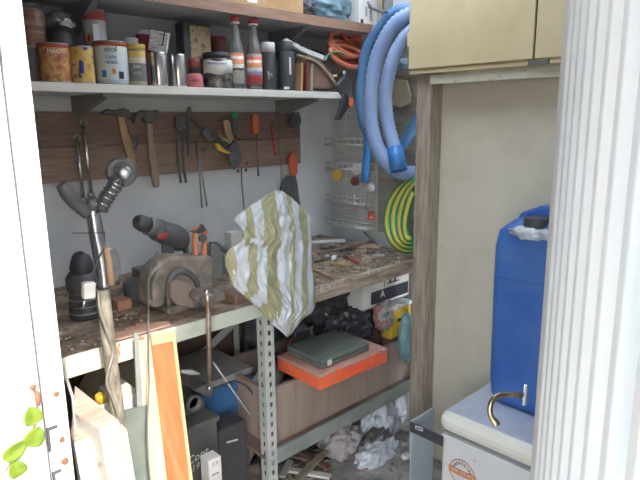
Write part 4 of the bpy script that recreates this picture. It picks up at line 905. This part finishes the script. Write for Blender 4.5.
# cartons with black signs
YC = 1.58
zmid = at(385,287,1,YC).z; zlow = at(385,299,1,YC).z
xa, xb = at(363,290,1,YC).x, at(409,280,1,YC).x
t = thing('sign_carton', 'white carton with dark printed bars directly under bench edge at right', 'box', ((xa+xb)/2, YC+.06, zmid))
build('box', MB().box(xa, xb, YC, YC+.13, zmid, .868), m_paper, t, bevel=.002)
for (a, b_) in ((389.5, 268), (394.5, 267)):
    q0 = at(a,b_+15,1,YC); q1 = at(a+1.6,b_,1,YC); build('printed_bar', MB().box(q0.x,q1.x,YC-.002,YC,q0.z,q1.z), m_ink, t)
q0 = at(387,284,1,YC); q1 = at(399,284,1,YC); build('printed_line', MB().box(q0.x,q1.x,YC-.002,YC,q0.z,q0.z+.005), m_ink, t)
q0 = at(384,285,1,YC); build('carton_edge', MB().box(q0.x,q0.x+.004,YC-.002,YC,zmid,.868), m_greybox, t)
t = thing('black_label_box', 'black and white box with letter A below the white carton', 'box', ((xa+xb)/2, YC+.06, zlow-.02))
build('box', MB().box(xa, xb, YC, YC+.13, zlow-.02, zmid-.001), m_paper, t, bevel=.002)
q0 = at(371,292,1,YC)
build('black_print', MB().box(q0.x, xb-.01, YC-.003, YC, zlow-.005, zmid-.006), m_ink, t)
text('lettering', 'A', .048, frame((at(382,290,1,YC).x, YC-.004, (zmid+zlow)/2), (1,0,0), (0,0,1)), m_whiteprint, t)
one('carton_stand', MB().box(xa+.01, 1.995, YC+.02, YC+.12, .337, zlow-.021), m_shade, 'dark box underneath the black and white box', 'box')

# floor at right below shelf
def F0(a, b, z=0): return at(a, b, 2, z)
c0 = F0(352, 450); 
one('white_plastic_bag', MB().ball(at(378,430,1,1.62)+V((0,0,.0)), (.11,.06,.13), .5, 2.6, 4, 5, True), m_whitebag, 'crumpled blue-white plastic bag lying open on the floor', 'bag')
one('white_plastic_bag', MB().ball(at(396,418,1,1.66), (.06,.05,.13), .5, 3, 8, 5, True), m_whitebag, 'tall part-folded white plastic bag by the brown board', 'bag')
one('white_plastic_bag', MB().ball(at(376,455,1,1.50), (.11,.05,.06), .5, 3, 14, 5, True), m_whitebag, 'flattened white plastic bag in front of the dark rubble', 'bag')
one('pink_plastic', MB().ball(at(340,440,1,1.66), (.10,.08,.07), .4, 3, 9, 5, True), m_pinkbag, 'pale pinkish crumpled plastic sheet on the floor left of bag', 'plastic sheet')
one('rubble_lump', MB().ball(at(376,440,1,1.55), (.085,.05,.05), .35, 3, 5, 4), m_rock, 'dark brown rubble spilling from the white plastic bag', 'rubble')
one('brown_board', MB().box(2.0, 2.10, 1.44, 1.46, 0, .34), m_brown, 'upright brown board on floor behind the wooden post', 'board', bevel=.002)
one('white_scrap', MB().ball(F0(406,456,.02), (.03,.02,.014), .4, 4, 2, 3), m_whitecap, 'small white scrap on floor beside the post foot', 'scrap')
lab = ['grey lath on floor, nearest of the scrap pile', 'tan lath crossing the scrap pile on the floor', 'pale lath at right of the scrap pile', 'reddish lath leaning over the scrap pile', 'short grey lath at left of the scrap pile', 'brown lath under the others in scrap pile']
for k, (a, b_, r_, mm) in enumerate((((276,462),(312,480),.010,m_greybox),((290,456),(322,462),.010,m_handle2),((284,470),(330,478),.009,m_paper),((300,452),(330,470),.009,m_brown),((282,478),(290,462),.009,m_slot),((296,482),(326,452),.012,m_handle2))):
    p, q_ = F0(*a, .02+.012*k), F0(*b_, .03+.012*k); d = (q_-p).normalized(); s_ = V((-d.y,d.x,0)).normalized()*.014
    one('scrap_lath', MB().prism([p-s_, q_-s_, q_+s_, p+s_], (0,0,.012)), mm, lab[k], 'lath', 'scrap laths on the floor', bevel=.001)
b = MB()
for k in range(160):
    x, y = random.uniform(1.0, 2.0), random.uniform(1.2, 2.0); s_ = random.uniform(.005,.02)
    b.obox((x,y,.004), (s_*2, s_, .008), random.uniform(0,3))
o = one('floor_debris', b, mat('debris', [(.15,.12,.10), (.42,.38,.33)], .9, scale=30), 'small debris and dirt scattered on the shed floor', 'debris'); o['kind'] = 'stuff'

# ------------------------------------------------------------------ below the bench, left
def bx(name, a, b_, y, dep, z0, m, lb, cat, z1=None, **k):
    p, q_ = at(*a, 1, y), at(*b_, 1, y)
    z1 = z1 if z1 is not None else q_.z
    t = thing(name, lb, cat, ((p.x+q_.x)/2, y+dep/2, z0), k.get('group'))
    build('body', MB().box(p.x, q_.x, y, y+dep, z0, z1), m, t, bevel=.006)
    return t, p.x, q_.x, z1
t, x0, x1, z1 = bx('blue_crate', (206,440), (250,376), 1.70, .15, .30, m_bluecrate, 'blue plastic crate in the shadow under the bench', 'crate')
build('rim', MB().box(x0-.008, x1+.008, 1.69, 1.70, z1-.03, z1+.004), m_bluecrate, t, bevel=.003)
one('grey_slab', MB().box(x0-.15, x1+.02, 1.71, 2.0, z1+.006, z1+.03), m_greybox, 'grey board lying on top of the blue crate', 'board')
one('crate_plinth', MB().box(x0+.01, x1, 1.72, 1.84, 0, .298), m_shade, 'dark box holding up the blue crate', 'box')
t, x0, x1, z1 = bx('dark_toolbox', (196,480), (216,398), 1.52, .30, 0, m_darkbox, 'tall dark green-grey box with pale scrawl beside orange frame', 'box')
bpy.data.objects.remove(t.children[0])
x0 = at(165,430,1,1.52).x; z1 = at(190,432,1,1.52).z
build('body', MB().box(x0, x1, 1.52, 1.80, 0, z1), m_darkbox, t, bevel=.006)
build('lid', MB().box(x0-.006, x1+.006, 1.51, 1.81, z1, z1+.02), m_darkbox, t, bevel=.005)
for tx, (a, b_), s_ in (('Cont', (197,457), .040), ('19', (195,468), .034)):
    text('chalk_lettering', tx, s_, frame(at(a,b_,1,1.5185), (1,0,.12), (0,0,1)), m_chalk, t, shear=.3)
# machine on top
mt = thing('pump_housing', 'dark machine housing with round port on the dark box', 'machine', (x1-.07, 1.6, z1+.02))
q0 = at(187,412,1,1.58); q1 = at(214,392,1,1.58)
build('housing', MB().box(x1-.16, x1-.005, 1.58, 1.72, z1+.021, q1.z), m_darkbox, mt, bevel=.01)
build('round_port', MB().lathe([(.018,0),(.030,.0),(.030,.02),(.022,.022),(.022,.0)], (at(192,402,1,1.58).x, 1.58, at(192,402,1,1.58).z), (0,-1,0), 24), m_char, mt)
build('top_cap', MB().prism([at(a,b_,1,1.55) for a,b_ in ((194,390),(207,384),(213,388),(213,398),(207,397))], (0,.06,0)), m_dark2, mt, bevel=.003)
t, x0, x1, z1_ = bx('black_case', (220,466), (246,419), 1.56, .10, 0, m_dark, 'small black case with a pale dash standing before blue crate', 'case')
build('pale_dash', MB().pp(((227,442),(238,439),(238,440.5),(227,443.5)), 1.557, .003), m_chalk, t)
one('pale_tool_head', MB().tube([at(181,371,1,1.6), at(190,372,1,1.6), at(200,374,1,1.6)], [.006,.011,.003], 10), m_slot, 'pale pointed metal head poking out above the dark machine', 'tool head')  # pale head of an unidentified tool
one('steel_rod', MB().tube([at(213,362,1,1.62), at(262,432,1,1.62)], .0035, 8), m_slot, 'thin grey steel rod slanting down behind the slotted leg', 'rod')
one('black_cable', MB().tube([at(a,b_,1,1.6) for a,b_ in ((213,390),(224,384),(238,382),(250,390),(258,405),(262,420))], .003, 6, smoothn=5), m_dark, 'thin black cable arching from the machine toward slotted leg', 'cable')
one('grey_sheet', MB().prism([at(a,b_,1,1.75) for a,b_ in ((228,460),(246,446),(258,444),(250,462),(232,470))], (0,.01,.0)), mat('lilac_grey_card', [(.26,.25,.30), (.36,.35,.40)], .6, scale=8), 'lilac-grey card lying on the floor by slotted leg', 'card')
one('cloth_heap', MB().ball((1.22,1.72,.06), (.12,.12,.07), .35, 3, 21, 4), m_rock, 'dusty brown rag heap on floor near the slotted leg', 'rag')
# white printed block, near
p = at(213, 460, 1, 1.36); 
t = thing('white_stake', 'small square white stake with faint print, standing in front', 'stake', (p.x, 1.38, 0))
x0, x1 = at(208.5,465,1,1.36).x, at(221.5,465,1,1.36).x
build('shaft', MB().box(x0, x1, 1.36, 1.36+(x1-x0), 0, at(214,459,1,1.36).z), mat('pale_grey_paint', [(.50,.50,.48), (.62,.62,.60)], .6, scale=20), t, bevel=.002)
for zz, tx in ((.010, 'C Y'), (.045, 'ENVA')): text('lettering', tx, .014 if zz < .02 else .010, frame((( x0+x1)/2, 1.3592, at(214,461,1,1.36).z-zz), (1,0,0), (0,0,1)), m_cord, t)
# left things: canvas sack, yellow bottle, white box
one('canvas_sack', MB().ball((.82, 1.86, .42), (.19,.15,.30), .12, 3, 8, 4), m_tan, 'dull tan canvas sack under the near end of bench', 'sack')
t = thing('yellow_capped_bottle', 'white bottle with yellow cap behind the white timbers', 'bottle', at(101,415,1,1.56))
c = at(101,402,1,1.56)
build('bottle', MB().lathe([(.018,-.10),(.022,-.09),(.022,-.01),(.014,.0)], c, (0,0,1), 16), m_whitecap, t)
build('cap', MB().lathe([(.016,0),(.016,.022),(.012,.026)], c, (0,0,1), 16), m_yellow, t)
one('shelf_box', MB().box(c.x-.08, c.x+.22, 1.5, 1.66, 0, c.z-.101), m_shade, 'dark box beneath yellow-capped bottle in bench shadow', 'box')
p0, p1 = at(119,414,1,1.52), at(137,392,1,1.52)
one('white_carton', MB().hexa([V((p0.x,1.52,c.z-.10)),V((p1.x,1.50,c.z-.10)),V((p1.x,1.64,c.z-.10)),V((p0.x,1.66,c.z-.10)),V((p0.x,1.52,p1.z-.012)),V((p1.x,1.50,p1.z+.01)),V((p1.x,1.64,p1.z+.01)),V((p0.x,1.66,p1.z-.012))]), m_paper, 'white box between the timber pole and pine strip', 'box', bevel=.002)

# ------------------------------------------------------------------ leaning timber in front
NP = V((0, .9, -.30)).normalized()
PL = V((0, 1.445, .9))
def lp(a, b_, off=0): return atp(a, b_, PL+V((0,-off,0)), NP)
def leaning(pxx, off, th): 
    return MB().prism([lp(a,b_,off) for a,b_ in pxx], NP*th)
def floorpt(a, b_, off):   # continue a px edge to near the floor
    return lp(a, b_, off)
ofr = thing('cabinet_door', 'orange veneered board with pine edging leaning on the bench', 'board', V((.62,1.2,.0)))
def quad(tl, tr, bl, br, off, th, zfl=.012):
    A, B, Cc, Dd = lp(*tl,off), lp(*tr,off), lp(*bl,off), lp(*br,off)
    def ext(p, q_): d = q_-p; return p + d*((p.z-zfl)/(p.z-q_.z))
    return MB().prism([A, B, ext(B,Dd), ext(A,Cc)], NP*th)
build('pine_frame', quad((151,334),(175,331),(170,480),(193,480), .012, .016), m_pine, ofr, bevel=.001)
build('veneer_panel', quad((150,346),(173,341),(166,480),(190,480), .018, .008), m_orangewood, ofr, bevel=.002)
one('pine_board', quad((136,341),(150,338),(150,480),(167,480), .030, .014), mat('pale_pine', [(.56,.42,.25), (.66,.53,.35)], .5, scale=10, stretch=(8,2,.4)), 'pale pine board leaning left of the orange veneered board', 'board', bevel=.001)
one('metal_strip', quad((134,333),(138,333),(141,480),(148,480), .045, .006), m_greybox, 'narrow grey metal strip leaning left of the pine board', 'strip')
one('leaning_board', quad((124,410),(147,405),(131,480),(150,480), .055, .006), m_greencase, 'dull green panel leaning behind the grey metal strip', 'panel') 
one('grey_lath', quad((44,366),(47,365),(68,400),(71,398), .0, .008), m_slot, 'thin grey-green lath leaning in the corner by door frame', 'lath') if False else None
def beam(nm, top, bot, lb, z0=.78):
    # top: px of back-left, back-right, front-right, front-left
    T = [at(a,b_,2,z0) for a,b_ in top]
    off = V((.02,-.10,-z0+.002))
    t = thing(nm, lb, 'timber', (sum(T,V())/4)*1, 'white timbers leaning at lower left')
    t.location = V((T[3].x, T[3].y, 0))
    n = len(T)
    b = MB(); a = [b.b.verts.new(p) for p in T]; c = [b.b.verts.new(p+off) for p in T]
    b.b.faces.new(a); b.b.faces.new(c[::-1])
    for i in range(n): b.b.faces.new((a[i], c[i], c[(i+1)%n], a[(i+1)%n]))
    build('beam', b, m_whitewood, t, bevel=.001)
    cc = sum(T, V())/n
    b = MB().prism([cc+(p-cc)*.985+V((0,0,.0002)) for p in T], (0,0,.0012)); build('end_grain', b, m_endgrain, t)
beam('white_timber', ((75,386),(119,421),(100,431),(73,412)), None, 'white painted timber with raw end, the taller rear one', .80)
beam('white_timber', ((73,414),(99,436),(74,443),(70,436)), None, 'white painted timber with raw end, nearest the door frame', .76)
beam('white_timber', ((121,424),(127,430),(124,434),(119,430)), None, 'thin white batten right of the taller white timber', .79)
one('corner_stick', MB().tube([at(62,366,1,1.40), at(73,398,1,1.36), V((.40,1.25,.006))], .004, 8), m_slot, 'thin grey-green stick in the corner by the white timbers', 'stick')

# ------------------------------------------------------------------ appliance and jerrycan
zl = .486; ax0 = 1.585; ay1 = 1.046
ap = thing('white_appliance', 'low white enamelled appliance with thick rounded lid and service sticker', 'appliance', (1.77, .78, 0))
rot = math.radians(0)
build('body', MB().box(ax0+.018, 1.965, .50, ay1-.006, .0, zl-.082), m_appbody, ap, bevel=.012)
build('lid_rim', MB().box(ax0, 1.968, .50, ay1, zl-.070, zl), m_applid, ap, bevel=.026)
build('lid_top', MB().box(ax0+.024, 1.965, .50, ay1-.02, zl, zl+.0035), m_apptop, ap, bevel=.0015)
build('dark_gap', MB().box(ax0+.022, 1.963, .51, ay1-.012, zl-.082, zl-.070), m_greybox, ap)
build('edge_moulding', MB().box(ax0+.010, ax0+.018, .51, ay1-.01, zl-.100, zl-.084), m_appbody, ap, bevel=.002)
sx = ax0+.0185-.004
def S(a, b_): return at(a, b_, 0, ax0+.0165)
cs = S(462, 473); rr = (S(453,470)-S(478,480)).length*.5
stick_ = build('sticker', MB().lathe([(.052,0),(.052,.0008)], cs, (-1,0,0), 40), m_whiteprint, ap)
build('sticker_ring', MB().tube([cs+V((-.0012, math.cos(i*math.pi/20)*.049, math.sin(i*math.pi/20)*.049)) for i in range(41)], .0018, 6, cap=False), m_orangeink, stick_)
for k, ch in enumerate('servicios'):   # arched words on the sticker
    a = math.radians(158 - k*17); pos = cs + V((-.0015, math.cos(a)*-.037, math.sin(a)*.037))
    upd = V((0, -math.cos(a), math.sin(a))); xd = V((0, -math.sin(a), -math.cos(a)))
    text('lettering', ch, .022, frame(pos, xd, upd), m_ink, stick_)
build('orange_band', MB().box(ax0+.0145, ax0+.0155, cs.y-.056, cs.y+.054, cs.z-.012, cs.z+.010), m_orangeink, stick_)
text('phone_number', '1-800-555-4232', .0165, frame((ax0+.0140, cs.y-.001, cs.z), (0,-1,0), (0,0,1)), m_whiteprint, stick_)
# grey side sheet + black strip with badge
ssx0 = ax0+.01
pA = at(412, 421, 0, ssx0); pB = at(435, 407, 1, pA.y)
sd = thing('sheet_metal_panel', 'blue-grey metal sheet standing left of the white appliance', 'panel', (ssx0+.08, pA.y, 0))
build('sheet', MB().box(ssx0, pB.x, pA.y-.0, pA.y+.006, 0, pA.z), m_greysheet, sd, bevel=.001)
pC = at(441, 436, 0, ssx0)
build('black_strip', MB().box(ssx0-.004, ssx0, pC.y-.01, pA.y+.004, pA.z-.044, pA.z-.004), m_dark, sd, bevel=.001)
pb = at(419, 427.5, 0, ssx0-.005)
bdg = build('badge', MB().obox(pb+V((0,0,-.004)), (.001,.034,.015), 0, -.12), m_whitecap, sd)
build('badge_mark', MB().obox(pb+V((-.0015,0,-.004)), (.001,.024,.004), 0, -.3), m_blueink, bdg)
# jerrycan
jz = zl+.004; x0, x1, y0 = 1.765, 1.96, .66; y1 = at(490.5,300,0,1.775).y
z_top = at(520, 222, 0, 1.76).z
H_ = .60
jc = thing('jerrycan', 'tall blue plastic jerrycan with black cap standing on the appliance lid', 'jerrycan', ((x0+x1)/2, (y0+y1)/2, jz))
def ring(z, ins, insy): return [V((x0+ins, y0+insy, z)), V((x1-ins, y0+insy, z)), V((x1-ins, y1-insy, z)), V((x0+ins, y1-insy, z))]
b = MB(); 
lv = [(0,.02,.025),(.03,.002,.012),(.08,0,.006),(.40,0,0),(.52,0,.0),(.570,.004,.010),(.600,.03,.045),(.612,.05,.065)]
kz = (at(520,218,0,1.80).z-jz)/.612; lv = [(a*kz,b_,c_) for a,b_,c_ in lv]
rg = []
for z, i_, iy in lv:
    ps = ring(jz+z, i_, iy); rr_ = .035; o = []
    cxs = [(ps[0]+V((rr_,rr_,0)), math.pi), (ps[1]+V((-rr_,rr_,0)), 1.5*math.pi), (ps[2]+V((-rr_,-rr_,0)), 0), (ps[3]+V((rr_,-rr_,0)), .5*math.pi)]
    for c_, a0 in cxs:
        for k in range(5):
            a = a0 + k*math.pi/8; o.append(c_ + V((math.cos(a), math.sin(a), 0))*rr_)
    rg.append([b.b.verts.new(p) for p in o])
n = len(rg[0])
for i in range(len(rg)-1):
    for k in range(n): f = b.b.faces.new((rg[i][k], rg[i][(k+1)%n], rg[i+1][(k+1)%n], rg[i+1][k])); f.smooth = True
b.b.faces.new(rg[0][::-1]); b.b.faces.new(rg[-1])
build('body', b, m_blue, jc)
build('horizontal_rib', MB().tube([V((x0-.001, y0+.03, jz+.475)), V((x0-.001, y1-.035, jz+.475))], .003, 8), m_blue, jc)
zt_ = jz+.612*kz
build('raised_shoulder', MB().prism([V((x0+.10,y0+.02,zt_-.05)), V((x0+.10,y0+.02,zt_+.045)), V((x0+.10,y1-.11,zt_+.035)), V((x0+.10,y1-.04,zt_+.004)), V((x0+.10,y1-.025,zt_-.05))], (.075,0,0)), m_blue, jc, bevel=.012)
cc = at(534, 232, 0, x0+.045); cz = jz+.60
cp = at(537, 224, 0, x0+.045)
build('neck_collar', MB().ball((cp.x, cp.y, cp.z-.028), (.075,.082,.024), .3, 5, 3, 4), m_whitebag, jc)
build('cap', MB().lathe([(.040,-.020),(.043,-.018),(.043,.018),(.040,.023)], (cp.x, cp.y, cp.z), (0,0,1), 28), m_dark, jc)
for k in range(24):
    pass
# small rivets on the cream panel
for k, z in enumerate((1.0, 1.03)):
    p = at(442.5, 284+5*k, 0, 1.974)
build('stain_marks', MB().obox((1.974, 1.312, .98), (.002,.006,.02)).obox((1.974, 1.28, .97), (.002,.005,.006)), m_rustrail, pan)

# ------------------------------------------------------------------ light
sc = bpy.context.scene
wd = bpy.data.worlds.new('sky'); sc.world = wd; wd.use_nodes = True; nt = wd.node_tree
sk = nt.nodes.new('ShaderNodeTexSky'); sk.sky_type = 'NISHITA'; sk.sun_disc = False
EL, AZ = math.radians(43), math.radians(71)
sk.sun_elevation = EL; sk.air_density = 1.2; sk.dust_density = 2.0
tr = V((math.cos(EL)*math.cos(AZ), math.cos(EL)*math.sin(AZ), -math.sin(EL)))   # direction light travels
sk.sun_rotation = math.atan2(-tr.x, -tr.y)
hs = nt.nodes.new('ShaderNodeHueSaturation'); hs.inputs['Saturation'].default_value = .7; nt.links.new(sk.outputs[0], hs.inputs['Color'])
bgd = nt.nodes['Background']; bgd.inputs[1].default_value = 0.6; nt.links.new(hs.outputs[0], bgd.inputs[0])
sl = bpy.data.lights.new('sun', 'SUN'); sl.energy = 3.8; sl.angle = math.radians(.6); sl.color = (1,.94,.84)
so = bpy.data.objects.new('sun', sl); C.objects.link(so); so.rotation_euler = tr.to_track_quat('-Z', 'Y').to_euler()
so.location = (0, -3, 5)
sc.view_settings.view_transform = 'Standard'; sc.view_settings.look = 'None'
sc.view_settings.gamma = 1; sc.view_settings.exposure = 0.76
sc.view_settings.use_curve_mapping = False
